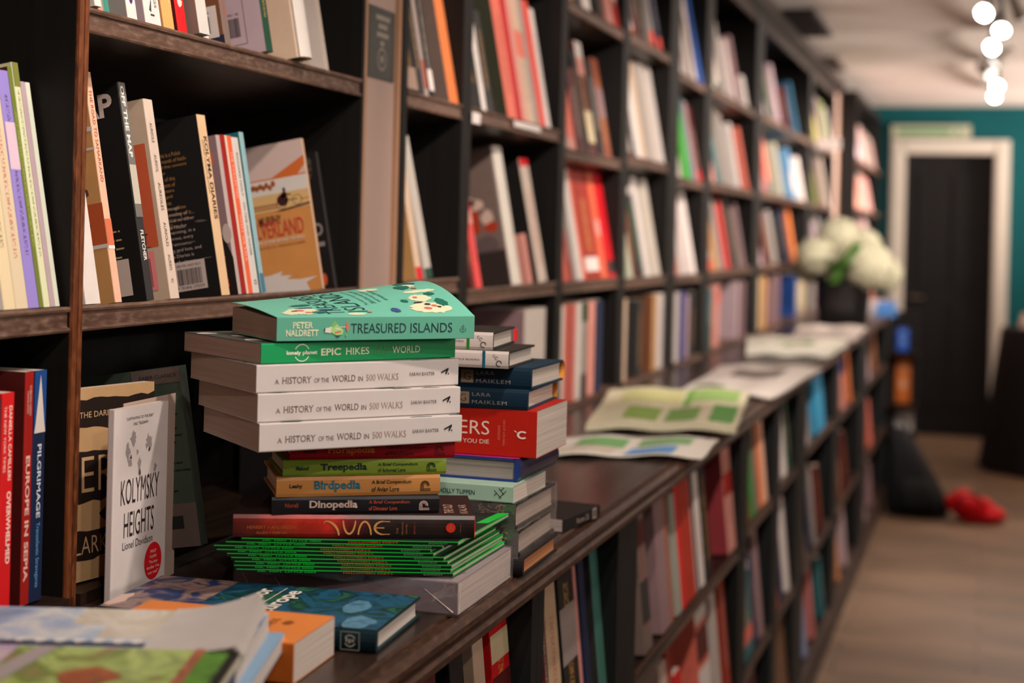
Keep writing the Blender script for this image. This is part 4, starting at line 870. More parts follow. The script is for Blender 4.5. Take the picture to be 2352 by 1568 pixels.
# nine thin green story books
GEDGE = M((20, 178, 52), .35); SPB = M((24, 22, 24), .4)
off9 = [0, .0026, .0017, .0057, .0096, .0200, .0230, .0113, -.0043]   # how far each is pushed left, bottom to top
zz = 1.0558
for k in range(9):
    t = .00385; ang = 18.4 + (0, .02, .04, .06, .08, .1, .12, .14, .16)[k]
    a = math.radians(ang); sh = off9[k]
    R = (-.5003 - sh * math.cos(a), 1.4357 - sh * math.sin(a))
    mw = lie_m(R, zz, ang)
    W = .160; H = .2150
    mb = MB(); c = .0007
    mb.prism([(0, W), (0, .0006), (.0004, 0), (t - .0008, 0), (t - .0004, .0003), (t - .0002, .0008), (t - .0002, W), (t - .0002 - c, W), (t - .0002 - c, .001), (c, .001), (c, W)], 0, H, 'z', 1, [1, 1, 1, 1, 1, 1, 1, 1, 0, 1, 0])
    o = mb.obj('picture_book', [GEDGE, SPB]); o.matrix_world = mw
    p = MB(); p.box((c, .0012, .0003), (t - .0002 - c, W - .0006, H - .0003)); p.obj('page_block', MPAGE((214, 206, 196), 700), o)
    pos = ['lowest', 'second from bottom', 'third from bottom', 'fourth from bottom', 'middle one', 'fourth from top', 'third from top', 'second from top', 'topmost'][k]
    e_ = MB()
    e_.box((t - .0010, -.0003, .0), (t - .0001, .0003, H)); e_.obj('green_edge', GEDGE, o)
    e_ = MB(); e_.box((t - .0008, .0, -.0003), (t + .0000, W, .0004)); e_.box((.0, .0, -.0003), (.0005, W, .0004)); e_.box((t - .0002, .10, -.0003), (t + .0001, W, .012)); e_.obj('green_edge', GEDGE, o)
    tag(o, f'thin black-spined green picture book, {pos} of nine under the DUNE book', 'book', 'thin green picture books in the stack')
    P = Print(); P.text('MR. MEN  LITTLE MISS', .021, .0011, .058, .0012, .03); Q = Print(); Q.text('HALLOWEEN PARTY', .106, .0009, .050, .0013, .03); E = Print(); E.text('EGMONT', .186, .0010, .019, .0012)
    for c_ in [o] + list(o.children):
        for v_ in c_.data.vertices: v_.co.z -= .30 * v_.co.y + .10 * max(0, v_.co.y - .1)
    spine_at(o, t, W, H, [('spine_lettering', P, (22, 170, 60)), ('spine_lettering', Q, (186, 78, 34)), ('spine_lettering', E, (120, 150, 120))])
    zz += t + .00003
# DUNE
o = pile('hardback', (-.4861, 1.4575), zz + .0003, 22.4, .0225, .120, .2405, (40, 24, 21), (96, 24, 18), True, 'large hardback DUNE graphic novel with glowing red and black spine in main stack', group=MS, round_=.0012)
def dune_mat():
    m = bpy.data.materials.new('dune_print'); m.use_nodes = True
    nt = m.node_tree; N = nt.nodes; L = nt.links; b = N['Principled BSDF']
    tc = N.new('ShaderNodeTexCoord'); sp = N.new('ShaderNodeSeparateXYZ'); L.new(tc.outputs['Generated'], sp.inputs[0])
    r = N.new('ShaderNodeValToRGB'); L.new(sp.outputs[2], r.inputs[0]); e = r.color_ramp.elements
    e[0].position = .0; e[0].color = (*lin((40, 28, 26)), 1); e[1].position = 1; e[1].color = (*lin((96, 24, 18)), 1)
    for p_, c in ((.42, (44, 30, 27)), (.52, (110, 26, 22)), (.62, (196, 40, 28)), (.78, (176, 48, 26)), (.9, (120, 30, 22))):
        x = e.new(p_); x.color = (*lin(c), 1)
    n = N.new('ShaderNodeTexNoise'); n.inputs['Scale'].default_value = 60; n.inputs['Detail'].default_value = 5; L.new(tc.outputs['Object'], n.inputs[0])
    g = N.new('ShaderNodeMapRange'); g.inputs[1].default_value = .3; g.inputs[2].default_value = .7; g.inputs[3].default_value = .6; g.inputs[4].default_value = 1.25; L.new(n.outputs['Fac'], g.inputs[0])
    g2 = N.new('ShaderNodeMapRange'); g2.inputs[1].default_value = 0; g2.inputs[2].default_value = 1; g2.inputs[3].default_value = .45; g2.inputs[4].default_value = 1.3; L.new(sp.outputs[0], g2.inputs[0])
    mu = N.new('ShaderNodeMath'); mu.operation = 'MULTIPLY'; L.new(g.outputs[0], mu.inputs[0]); L.new(g2.outputs[0], mu.inputs[1])
    mx = N.new('ShaderNodeMix'); mx.data_type = 'RGBA'; mx.blend_type = 'MULTIPLY'; mx.inputs[0].default_value = 1; L.new(r.outputs[0], mx.inputs[6]); L.new(mu.outputs[0], mx.inputs[7]); L.new(mx.outputs[2], b.inputs['Base Color'])
    b.inputs['Roughness'].default_value = .35; return m
o.data.materials[1] = dune_mat()
T, W, H = .0225, .120, .2405
P = Print(); P.text('HERBERT + ANDERSON', .014, .0085, .048, .0032, .0); P.text('ALLEN + MARTIN', .023, .0035, .030, .0026)
D = Print()   # custom letterforms
h_ = .0142; y_ = .0032
def arc(P, cx, cy, rx, ry, a0, a1, w, n=20):
    m0 = len(P.v)
    for k in range(n + 1):
        t = a0 + (a1 - a0) * k / n; ww = w * (.55 + .45 * math.sin(PI * k / n))
        P.v += [(cx + (rx - ww) * math.cos(t), cy + (ry - ww * .8) * math.sin(t), 0), (cx + rx * math.cos(t), cy + ry * math.sin(t), 0)]
    P.f += [[m0 + 2 * k, m0 + 2 * k + 1, m0 + 2 * k + 3, m0 + 2 * k + 2] for k in range(n)]
arc(D, .0915, y_, .0140, h_, -.05, PI / 2, .0026); D.rect(.0895, y_ + h_ - .0018, .0925, y_ + h_ - .0006); D.rect(.0895, y_ + h_ - .004, .0902, y_ + h_ - .0006)
arc(D, .1150, y_ + h_, .0068, h_, -PI, 0, .0024); arc(D, .1305, y_, .0070, h_, 0, PI, .0024)
arc(D, .1485, y_ + h_ / 2, .0092, h_ / 2, PI * .42, PI * 1.58, .0024); D.rect(.1400, y_ + h_ / 2 - .0005, .1500, y_ + h_ / 2 + .0005); D.rect(.1485, y_ + h_ - .0012, .1555, y_ + h_ - .0004); D.rect(.1485, y_ + .0004, .1555, y_ + .0012)
L_ = Print(); L_.text('THE', .1640, .0045, .006, .002, 0, False, 1, PI / 2); L_.text('GRAPHIC', .1690, .0035, .013, .0016, 0, False, 1, PI / 2); L_.text('NOVEL', .1730, .0045, .010, .0016, 0, False, 1, PI / 2)
B_ = Print(); B_.text('BOOK 1', .1810, .0045, .011, .0017, 0, False, 1, PI / 2)
A_ = Print(); A_.ell(.2165, .0108, .0048, .0048, 26); A2 = Print(); A2.text('A', .2143, .0082, .0045, .0052, .0); A3 = Print(); A3.text('ABRAMS', .2270, .006, .009, .0011, 0, False, 1, PI / 2); 
spine_at(o, T, W, H, [('spine_lettering', P, (176, 96, 44)), ('spine_title', D, (196, 140, 80)), ('spine_lettering', L_, (150, 96, 60)), ('spine_lettering', B_, (150, 60, 44)), ('round_logo', A_, (196, 44, 28)), ('logo_letter', A2, (150, 90, 50)), ('spine_lettering', A3, (120, 84, 60))])
for c in o.children:
    if c.name.startswith(('spine', 'round', 'logo')): c.location = c.location + Vector((0, -.0012, 0))
r_ = MB(); r_.box((.0005, .001, -.0006), (.022, .004, .0002)); r_.obj('head_band', M((206, 52, 34)), o)
P = Print(); P.text('THE OLD', .012, .020, .05, .010, .03); P.text('KALAR', .012, .006, .05, .008, .02); P.obj('cover_lettering', M((150, 120, 104)), o, face_m('front', T, W, H, .0004))
zz += .0003 + .0225
PG = (186, 162, 140)
def pedia(name, R, z, ang, T, H, col, tc_, title, author, sub, label, ac, sc, lw=.072):
    o = pile('hardback', R, z, ang, T, .115, H, col, col, True, label, group='small illustrated encyclopedias in the main stack', pages=PG, round_=.0006)
    P = Print(); P.text(title, H * .222, T * .24, H * .285, T * .56, .028, True); A = Print(); A.text(author, H * .078, T * .40, H * .078, T * .26, .03); S_ = Print()
    S_.text('A Brief Compendium', H * .575, T * .54, H * .245, T * .24, .02); S_.text(sub, H * .575, T * .20, H * .17, T * .24, .02)
    G = Print(); gx, gy = H * .905, T * .22
    for rr in (.0022, .0034, .0046): G.ring(gx, gy + T * .26, rr * .8, rr, -.2, PI, 14)
    for q in (-.0044, -.0030, -.0018): G.rect(gx + q - .0002, gy, gx + q + .0005, gy + T * .3)
    G.rect(gx - .0044, gy - .0004, gx + .0058, gy + .0004); G.rect(gx - .001, gy + .0011, gx + .0058, gy + .0018)
    items = [('spine_title', P, tc_), ('author_name', A, ac), ('spine_lettering', S_, sc), ('logo', G, sc if title != 'Dinopedia' else (176, 150, 138))]
    spine_at(o, T, .115, H, items)
    for c in o.children:
        if c.name.split('.')[0] in ('spine_title', 'author_name', 'spine_lettering', 'logo'): c.location = c.location + Vector((0, -.0006, 0))
    return o
z = zz + .0004
pedia('d', (-.5241, 1.4565), z, 27.9, .0172, .168, (21, 19, 22), (190, 164, 152), 'Dinopedia', 'Norell', 'of Dinosaur Lore', 'small black hardback with pale serif title Dinopedia, lowest of the four encyclopedias', (130, 52, 40), (150, 62, 44)); z += .0174
pedia('b', (-.5276, 1.4673), z, 32.6, .0198, .1665, (172, 118, 62), (26, 96, 116), 'Birdpedia', 'Leahy', 'of Avian Lore', 'small mustard yellow hardback with blue serif title Birdpedia in main stack', (44, 34, 26), (44, 34, 26)); z += .0200
pedia('t', (-.5240, 1.4743), z, 33.4, .0158, .167, (112, 132, 42), (22, 40, 36), 'Treepedia', 'Maloof', 'of Arboreal Lore', 'small olive green hardback with dark serif title Treepedia in main stack', (24, 60, 40), (28, 54, 30)); z += .0160
pedia('f', (-.5173, 1.4811), z, 32.3, min(.0172, 1.1840 - z), .169, (140, 14, 26), (176, 92, 40), 'Florapedia', 'Gracie', 'of Floral Lore', 'small crimson hardback with orange serif title Florapedia under the white books', (70, 20, 26), (84, 24, 26)); z += .0152
# three white history paperbacks
def hist(R, z, ang, T, H, label):
    o = pile('paperback', R, z, ang, T - .0003, .165, H, (186, 178, 172), (190, 182, 178), False, label, group='white history of the world paperbacks', pages=(168, 142, 126), fine=1100)
    # cover edges carry a colourful picture
    P = Print(); y = T * .30
    x = H * .082
    for s_, w_, h2 in (('A', .0052, .0045), ('HISTORY', .0316, .0064), ('OF THE', .0162, .0045), ('WORLD', .0262, .0064), ('IN', .0058, .0045)):
        P.text(s_, x, y, w_, h2, -.003, True, 1.0); x += w_ + .0030
    Q = Print(); Q.text('500 WALKS', x + .0005, y, .0370, .0064, -.008, True)
    A = Print(); A.text('SARAH BAXTER', H * .742, T * .42, .0300, .0034, .0, True)
    G = Print(); gx, gy = H * .930, T * .5
    G.poly([(gx - .0055, gy + .0006), (gx + .0034, gy + .0048), (gx + .0036, gy + .0030), (gx - .0050, gy - .0006)]); G.ell(gx + .0006, gy - .0008, .0010, .0010, 10); G.ell(gx + .0034, gy - .0014, .0007, .0009, 10); G.poly([(gx + .0010, gy + .0030), (gx + .0036, gy + .0030), (gx + .0014, gy - .0010), (gx + .0004, gy + .0002)])
    R_ = random.Random(int(z * 1e4)); E = Print()
    spine_at(o, T - .0003, .165, H, [('spine_title', P, (98, 78, 72)), ('spine_title', Q, (150, 128, 118)), ('author_name', A, (104, 84, 80)), ('logo', G, (30, 28, 30))])
    F_ = Print(); 
    for k in range(26): F_.blob(R_.random() * .10, R_.random() * H, .006, .014, R_)
    F_.v = [(max(.0006, min(.16, x)), max(.001, min(H - .001, y)), q) for x, y, q in F_.v]
    F_.obj('cover_picture', M((70, 84, 76)), o, face_m('front', T - .0003, .165, H, .00005))
z = 1.1842
hist((-.5098, 1.4799), z, 47.2, .0276, .2190, 'white paperback A HISTORY OF THE WORLD IN 500 WALKS, lowest of three'); z += .0277
hist((-.5159, 1.4901), z, 48.6, .0279, .2225, 'white paperback A HISTORY OF THE WORLD IN 500 WALKS, middle of three'); z += .0280
hist((-.5225, 1.5014), z, 51.2, .0274, .2280, 'white paperback A HISTORY OF THE WORLD IN 500 WALKS, topmost of three'); z += .0275
# Epic Hikes
T, W, H = .0201, .172, .2275
o = pile('paperback', (-.5307, 1.5130), z, 54.3, T, W, H, (60, 70, 62), (0, 140, 78), False, 'bright green paperback EPIC HIKES OF THE WORLD, second from top of main stack', group=MS, pages=(168, 138, 124), fine=1100)
P = Print(); P.text('EPIC', .066, .0066, .0225, .0072, .025); P.text('HIKES', .0945, .0066, .027, .0072, .008); P.text('WORLD', .1490, .0066, .034, .0072, .008)
Q = Print(); Q.text('of the', .1270, .0066, .0165, .0075, -.005); Q.v = [(x + (y - .0066) * .25, y, q) for x, y, q in Q.v]
G = Print(); G.ring(.0445, T * .5, .0078, .0086, .45, PI - .45, 20); G.ring(.0445, T * .5, .0078, .0086, PI + .45, 2 * PI - .45, 20); G.text('lonely planet', .0275, T * .36, .034, .0050, .03)
spine_at(o, T, W, H, [('spine_title', P, (206, 212, 180)), ('spine_lettering', Q, (96, 130, 80)), ('logo', G, (214, 222, 196))])
F_ = Print(); R_ = random.Random(2)
for k in range(10): F_.blob(.02 + R_.random() * .13, .14 + R_.random() * .08, .012, .012, R_)
F_.obj('cover_picture', M((206, 176, 166)), o, face_m('front', T, W, H, .0001))
z += T + .0002
# Treasured Islands with its front cover curling up
T, W, H = .0228, .132, .2165
z += .0016
R0 = (-.5047, 1.4975); mwT = lie_m(R0, z, 46.8)
AQ = M((104, 178, 156), .45, .04); AQS = M((84, 156, 132), .45, .04)
def lift(t, s):    # t depth 0..1 from the spine, s 0..1 from head (left) to tail (right)
    A = .0075 + .024 * s ** 1.2
    return A * math.sin(min(1, t) * PI * .55) ** 1.0
mb = MB(); n = 26; ns = 16; th = .0006
# back cover, spine as solid strips
mb.prism([(0, W), (0, .0006), (.0005, 0), (T, 0), (T, .0006), (.0009, .0006), (.0006, .0012), (.0006, W)], 0, H, 'z', 0, [0, 1, 1, 1, 1, 0, 0, 0])
def cv(t, s, o_=0): 
    return (T + lift(t, s) + o_, t * (W + .001), H * (1 - s))
mb.grid(lambda a, b: cv(a, b, 0), n, ns); mb.grid(lambda a, b: cv(a, b, th), n, ns)
V0 = len(mb.v)
for (f0, f1) in ((lambda k: cv(k, 0), lambda k: cv(k, 0, th)), (lambda k: cv(k, 1), lambda k: cv(k, 1, th)), (lambda k: cv(1, k), lambda k: cv(1, k, th)), (lambda k: cv(0, k), lambda k: cv(0, k, th))):
    mb.grid(lambda a, b: f0(a) if b == 0 else f1(a), n, 1)
o = mb.obj('paperback', [AQ, AQS]); o.matrix_world = mwT
tag(o, 'turquoise paperback TREASURED ISLANDS with curling cover on top of main stack', 'book', MS)
pg = MB()
def pgf(t, s, top): 
    return (T - .0008 + .62 * lift(t, s) * t if top else .0008, .0014 + t * (W - .003), .0006 + (H - .0012) * (1 - s))
pg.grid(lambda a, b: pgf(a, b, 1), n, ns); pg.grid(lambda a, b: pgf(a, b, 0), n, ns)
for e_ in (0, 1): pg.grid(lambda a, b: pgf(a, e_, b), n, 6) if False else pg.grid(lambda a, b, e_=e_: tuple(pgf(a, e_, 0)[i] * (1 - b) + pgf(a, e_, 1)[i] * b for i in range(3)), n, 6)
for e_ in (0, 1): pg.grid(lambda a, b, e_=e_: tuple(pgf(e_, a, 0)[i] * (1 - b) + pgf(e_, a, 1)[i] * b for i in range(3)), ns, 6)
pg.obj('page_block', MPAGE((160, 130, 112), 1100), o)
# spine print
P = Print(); P.text('TREASURED', .0775, .0070, .0605, .0098, .0); P.text('ISLANDS', .1430, .0070, .0475, .0098, .0)
Q = Print(); Q.text('PETER', .0160, .0125, .0215, .0062, .02, True); Q.text('NALDRETT', .0090, .0048, .0345, .0064, .02, True)
G = Print(); G.ring(H - .0135, T * .46, .0034, .0038, PI, 2 * PI); G.rect(H - .0137, T * .30, H - .0133, T * .66); G.rect(H - .0175, T * .44, H - .0095, T * .455); G.rect(H - .0165, T * .54, H - .0105, T * .555)
a1 = Print(); a1.poly([(.050, .011), (.0545, .013), (.060, .0195), (.0645, .0145), (.0695, .0105), (.0685, .006), (.062, .005), (.057, .008)])
a2 = Print(); a2.poly([(.0495, .0085), (.056, .0075), (.0565, .0135), (.0505, .0125)]); a2.rect(.066, .0132, .072, .0138); a2.poly([(.0605, .0115), (.0655, .0105), (.066, .012), (.061, .0125)])
a3 = Print(); a3.ell(.0735, .014, .0013, .005); a3.poly([(.0605, .0070), (.0675, .0085), (.0655, .0100), (.0600, .0085)]); a4 = Print(); a4.poly([(.060, .0055), (.064, .0030), (.0665, .0055)]); a4.ell(.0495, .0108, .0006, .0018)
a5 = Print(); a5.ell(.0725, .0058, .0010, .0014); a5.poly([(.0565, .0150), (.0600, .0195), (.0625, .0170), (.0585, .0140)])
spine_at(o, T, W, H, [('spine_title', P, (22, 52, 54)), ('author_name', Q, (206, 210, 176)), ('logo', G, (30, 70, 66)), ('spine_picture', a1, (150, 196, 120)), ('spine_picture', a2, (206, 200, 190)), ('spine_picture', a3, (206, 100, 84)), ('spine_picture', a4, (30, 80, 70)), ('spine_picture', a5, (110, 176, 96))])
# cover print: u = depth from spine, v = distance from tail (right) ; bend onto the curled cover
def coverprint(P, nm, col, lvl=0):
    V = []
    for (u, v, q) in P.v:
        t = max(0, min(1, u / (W + .001))); s = 1 - v / H
        V.append((T + lift(t, s) + th + .0004 + lvl * .00015, u, v))
    # subdivide long faces by meshing as is
    return mesh_obj(nm, V, P.f, M(col, .5, .04), o)
R_ = random.Random(31)
P = Print()
# text up is toward the head; u runs from spine to fore-edge
P.text('TREASURED', .012, .138, .115, .020, -.008); P.text('ISLANDS', .018, .112, .10, .022, -.008); coverprint(P, 'cover_title', (24, 50, 52))
P = Print()
for k, s_ in enumerate(('The explorer\'s guide to over', '200 of the most beautiful', 'and intriguing islands', 'around Britain')): P.text(s_, .040 + .004 * k, .100 - k * .0085, .075 - .008 * k, .0052)
coverprint(P, 'cover_lettering', (40, 84, 82))
def isle(u, v, a, b, col, lv=0, j=.45):
    P = Print(); P.blob(u, v, a, b, R_, 30, j * .6); coverprint(P, 'cover_picture', col, lv)
for (u, v, a, b) in ((.022, .040, .016, .026), (.050, .040, .012, .014), (.028, .180, .018, .020), (.072, .030, .006, .022), (.010, .128, .005, .012), (.105, .075, .010, .014), (.10, .030, .010, .008), (.020, .195, .010, .010)): isle(u, v, a, b, (206, 208, 172))
for (u, v, a, b) in ((.034, .022, .012, .008), (.020, .165, .006, .010), (.095, .040, .012, .010), (.118, .030, .010, .012), (.044, .060, .006, .005), (.058, .170, .005, .014), (.060, .024, .006, .007)): isle(u, v, a, b, (30, 100, 84), 1, .6)
for (u, v, a, b) in ((.018, .082, .008, .006), (.042, .172, .003, .012), (.110, .022, .006, .006), (.030, .155, .004, .008)): isle(u, v, a, b, (56, 76, 122), 2, .6)
for (u, v, a, b) in ((.020, .044, .004, .005), (.026, .034, .003, .004), (.052, .044, .003, .003), (.030, .182, .004, .006), (.020, .176, .003, .004), (.015, .112, .003, .003), (.085, .030, .003, .004)): isle(u, v, a, b, (206, 104, 92), 3, .5)
for (u, v, a, b) in ((.030, .040, .003, .004), (.022, .03, .002, .003), (.036, .048, .002, .006), (.028, .188, .002, .004)): isle(u, v, a, b, (52, 44, 50), 4, .5)
ztop = z + T

# ------------------------------------------------------------------ second pile, behind and right
SP = 'books in the second counter pile'
def along(R, far): return math.degrees(math.atan2(far[1] - R[1], far[0] - R[0])) - 90
z = 1.0206
o = pile('hardback', (-.4800, 1.612), z, 1.0, .0205, .15, .22, (30, 26, 26), (26, 24, 26), True, 'black hardback with orange-tinted page edges at the bottom of second pile', group=SP, pages=(196, 130, 84)); z += .0207
for nm in ('lower', 'upper'):
    o = pile('hardback', (-.4870 - (.004 if nm == 'upper' else 0), 1.612), z, (1.5, 0)[nm == 'upper'], .0275, .165, .23, (28, 25, 25), (30, 27, 27), True, f'thick black hardback in glinting shrink wrap, {nm} of the two wrapped copies in second pile', group=SP, pages=(186, 170, 158), fine=350, round_=.001)
    R_ = random.Random(9); P = Print()
    for k in range(40): P.blob(.23 - .012 - R_.random() * .03, .017 + R_.random() * .010, .0016, .0012, R_)
    P.text('(5980', .178, .0115, .022, .004); P.obj('spine_picture', M((130, 96, 80), .3), o, face_m('spine', .0275, .165, .23, .0014))
    wrap(o, .0275, .165, .23, 7, e=.0014); z += .0297
o = pile('paperback', (-.4940, 1.6136), z - .0005, -.8, .0186, .125, .198, (150, 176, 158), (150, 180, 160), False, 'pale mint green paperback spine lettered HOLLY TUPPEN in second pile', group=SP, pages=(206, 192, 180))
P = Print(); P.text('HOLLY TUPPEN', .198 - .0875, .0062, .0425, .0052, .01); G = Print(); gx, gy = .198 - .0145, .0092
for a, b in (((-.0075, -.002), (-.0045, .001)), ((-.0075, .004), (.001, -.0045)), ((-.002, -.0045), (.0065, .004)), ((-.002, .0065), (.004, .000)), ((.0, .004), (.004, .0075))):
    d_ = Vector((b[0] - a[0], b[1] - a[1])).normalized(); n_ = Vector((-d_.y, d_.x)) * .0004
    G.poly([(gx + a[0] + n_.x, gy + a[1] + n_.y), (gx + a[0] - n_.x, gy + a[1] - n_.y), (gx + b[0] - n_.x, gy + b[1] - n_.y), (gx + b[0] + n_.x, gy + b[1] + n_.y)])
spine_at(o, .0186, .125, .198, [('author_name', P, (28, 60, 66)), ('logo', G, (40, 60, 56))]); z += .0184
# blue and pink hardback lying with its fore-edge to the camera, wrapped
mwf = lie_m((-.4955, 1.794), z, 89)
o = book(mwf, .0258, .19, .152, M((34, 56, 120), .35), M((40, 40, 70), .3), True, (150, 142, 132), 'hardback', 'blue hardback with pink trim lying page-edge forward in second pile', 'book', SP, fine=500)
P = Print(); P.rect(0, 0, .19, .152); P.obj('cover_picture', M((150, 40, 110)), o, face_m('front', .0258, .19, .152, .0003))
z += .0262
T = .0540
o = pile('paperback', (-.4798, 1.6522), z, 0.5, T, .135, .21, (170, 28, 18), (172, 30, 18), False, 'very thick red paperback lettered RS YOU DIE with white C logo, second pile', group=SP, pages=(200, 186, 174), fine=420)
H = .21; P = Print(); P.text('BEERS', H - .118, T * .44, .062, T * .29, -.004); P.text('BEFORE YOU DIE', H - .117, T * .25, .061, T * .09, .0)
Q = Print(); Q.text('ADRIAN', H - .0430, T * .34, .0165, .0030, 0, False, 1, PI / 2); Q.text('TIERNEY-JONES', H - .0365, T * .22, .0300, .0030, 0, False, 1, PI / 2)
G = Print(); G.ring(H - .0165, T * .48, .0028, .0046, .75, 2 * PI - .75, 26, sx=1.4); G.poly([(H - .0268, T * .57), (H - .0242, T * .555), (H - .0226, T * .52), (H - .0250, T * .535)])
spine_at(o, T, .135, H, [('spine_title', P, (226, 196, 180)), ('author_name', Q, (206, 110, 90)), ('logo', G, (230, 206, 196))]); z += T + .0002
for k, (R, t, nm) in enumerate((((-.4906, 1.6511), .0225, 'lower'), ((-.4890, 1.6575), .0245, 'upper'))):
    o = pile('hardback', R, z, 2 - k * 2, t, .135, .205, (18, 48, 66), (16, 40, 56), True, f'dark blue hardback by LARA MAIKLEM, {nm} of two copies in second pile', group=SP, pages=(206, 192, 178), round_=.0012); H = .205
    P = Print(); P.text('LARA', H - .066, t * .60, .0225, t * .17, .0, True, 1.2); P.text('MAIKLEM', H - .066, t * .22, .0420, t * .17, .0, True, 1.2)
    B = Print(); B.rect(H - .084, t * .2, H - .069, t * .8); B2 = Print(); B2.text('G', H - .0805, t * .32, .008, t * .36, -.01)
    spine_at(o, t, .135, H, [('author_name', P, (136, 134, 128)), ('spine_label', B, (140, 118, 96)), ('logo', B2, (40, 34, 30))])
    for c in o.children:
        if c.name.split('.')[0] in ('author_name', 'spine_label', 'logo'): c.location = c.location + Vector((0, -.0009, 0))
    # orange endpaper bowing out past the pages at the fore-edge
    e = MB(); e.grid(lambda a, b: (.002 + a * (t - .004), .136 + .004 * math.sin(PI * a), -.001 + b * .2), 6, 4); e.obj('endpaper', M((206, 136, 60)), o)
    z += t + .0002
for k, (R, t, bc, nm) in enumerate((((-.5087, 1.6326), .0193, (18, 82, 104), 'blue'), ((-.5300, 1.6399), .0200, (36, 116, 34), 'green'))):
    H = .20
    o = pile('hardback', R, z, 3 + k * 3, t, .125, H, (44, 42, 38), (196, 184, 178), True, f'white spined hardback with {nm} stripe near the top of second pile', group=SP, pages=(206, 196, 184), fine=450, round_=.0008)
    P = Print(); P.rect(H - .0305, 0, H - .0270, t); Q = Print(); Q.text('ORIOLE BOOKS', H - .068, t * .42, .034, .0020)
    G = Print(); gx, gy = H - .0140, t * .45
    for cx, cy, r1 in ((.003, -.003, .0035), (.0, .003, .002), (-.003, .0055, .0015)): G.ring(gx + cx, gy + cy, r1 * .72, r1, 0, 5.2, 16)
    spine_at(o, t, .125, H, [('spine_band', P, bc), ('spine_lettering', Q, (70, 60, 56)), ('logo', G, (60, 50, 48))])
    for c in o.children:
        if c.name.split('.')[0].startswith(('spine', 'logo')): c.location = c.location + Vector((0, -.0006, 0))
    if k: 
        e = MB(); e.box((.003, .120, -.0025), (t - .003, .132, .0)); e.obj('red_ribbon_edge', M((220, 40, 44)), o)
    z += t + .0002
# small black booklet further along the edge
mw = lie_m((-.488, 1.995), 1.0206, 82)
o = book(mw, .0165, .10, .125, M((30, 27, 27)), M((28, 26, 26)), False, (170, 156, 148), 'paperback', 'small black pocket book lying alone on counter edge beyond the second pile')
P = Print(); P.text('Rome 25', .045, .004, .04, .007, .01); P.rect(.098, .0012, .112, .0155); P.obj('spine_lettering', M((150, 134, 124)), o, face_m('spine', .0165, .10, .125))
P = Print(); P.ring(.105, .0083, .002, .0042); P.obj('spine_number', M((40, 32, 30)), o, face_m('spine', .0165, .10, .125, .0006))

# ------------------------------------------------------------------ books lying at the near end of the counter
def tops(o, W, H, T, items, bump=0):
    for k, (p, c) in enumerate(items): p.obj('cover_picture', M(c, .4, .05) if isinstance(c, tuple) else c, o, face_m('front', T, W, H, .0003 + .00012 * k + bump))
T, W, H = .0205, .135, .275
o = pile('hardback', (-.5125, 1.268), 1.0208, 4, T, W, H, (16, 44, 48), (14, 38, 46), True, 'dark teal hardback OUTDOOR EUROPE lying flat beside orange book, blue landscape cover', pages=(214, 204, 194))
R_ = random.Random(17); A = Print(); A.blob(.03, .03, .05, .05, R_, 20, .3); A.blob(.10, .02, .03, .03, R_, 16, .4); A2 = Print(); A2.blob(.02, .025, .03, .018, R_); A2.blob(.075, .045, .03, .014, R_); A3 = Print(); A3.blob(.045, .07, .016, .016, R_); A3.blob(.10, .075, .014, .012, R_); A4 = Print(); A4.rect(0.001, .19, .134, .273)
A5 = Print(); A5.blob(.06, .235, .04, .020, R_, 18, .5); A5.blob(.10, .21, .02, .012, R_); A6 = Print(); A6.blob(.03, .27, .03, .012, R_)
A0 = Print(); A0.rect(.0006, .0006, W - .0006, H - .0006); A0.obj('cover_picture', MART([(12, 40, 44), (14, 60, 60), (30, 84, 116), (16, 44, 50), (40, 96, 70), (14, 38, 46)], 22), o, face_m('front', T, W, H, .00018))
for P_ in (A, A2, A3, A5, A6): P_.v = [(max(.001, min(W - .001, x)), max(.001, min(H - .001, y)), q) for x, y, q in P_.v]
tops(o, W, H, T, [(A2, MART([(30, 74, 110), (90, 136, 160), (40, 90, 130)], 50)), (A4, MART([(26, 36, 70), (40, 56, 96), (150, 120, 104), (34, 46, 84)], 26)), (A6, (200, 170, 156))])
P = Print(); P.text('outdoor', .022, .142, .09, .018, .02); P.text('Europe', .022, .108, .09, .022, .02); P.rect(.02, .1325, .12, .1335); P.obj('cover_title', M((216, 208, 196)), o, face_m('front', T, W, H, .0012))
P = Print(); P.ring(H - .024, T * .5, .0045, .0055, .4, 2.7, 14); P.ring(H - .024, T * .5, .0045, .0055, 3.6, 5.9, 14); P.rect(H - .033, .002, H - .0325, T - .002); P.rect(H - .0155, .002, H - .015, T - .002); P.rect(H - .033, .002, H - .015, .0025); P.rect(H - .033, T - .0025, H - .015, T - .002); P.text('lp', H - .028, .008, .008, .005, .02)
P.obj('logo', M((176, 176, 160)), o, face_m('spine', T, W, H, .0035))
T, W, H = .034, .095, .18
o = pile('paperback', (-.5410, 1.1560), 1.0208, 3, T, W, H, (206, 122, 60), (200, 104, 34), False, 'thick orange paperback lying flat on the counter between blue magazines and OUTDOOR EUROPE', pages=(206, 192, 180))
P = Print(); P.text('LEGENDS', .02, .04, .05, .008); P.blob(.06, .03, .008, .006, R_); P.obj('cover_lettering', M((130, 70, 30)), o, face_m('front', T, W, H))
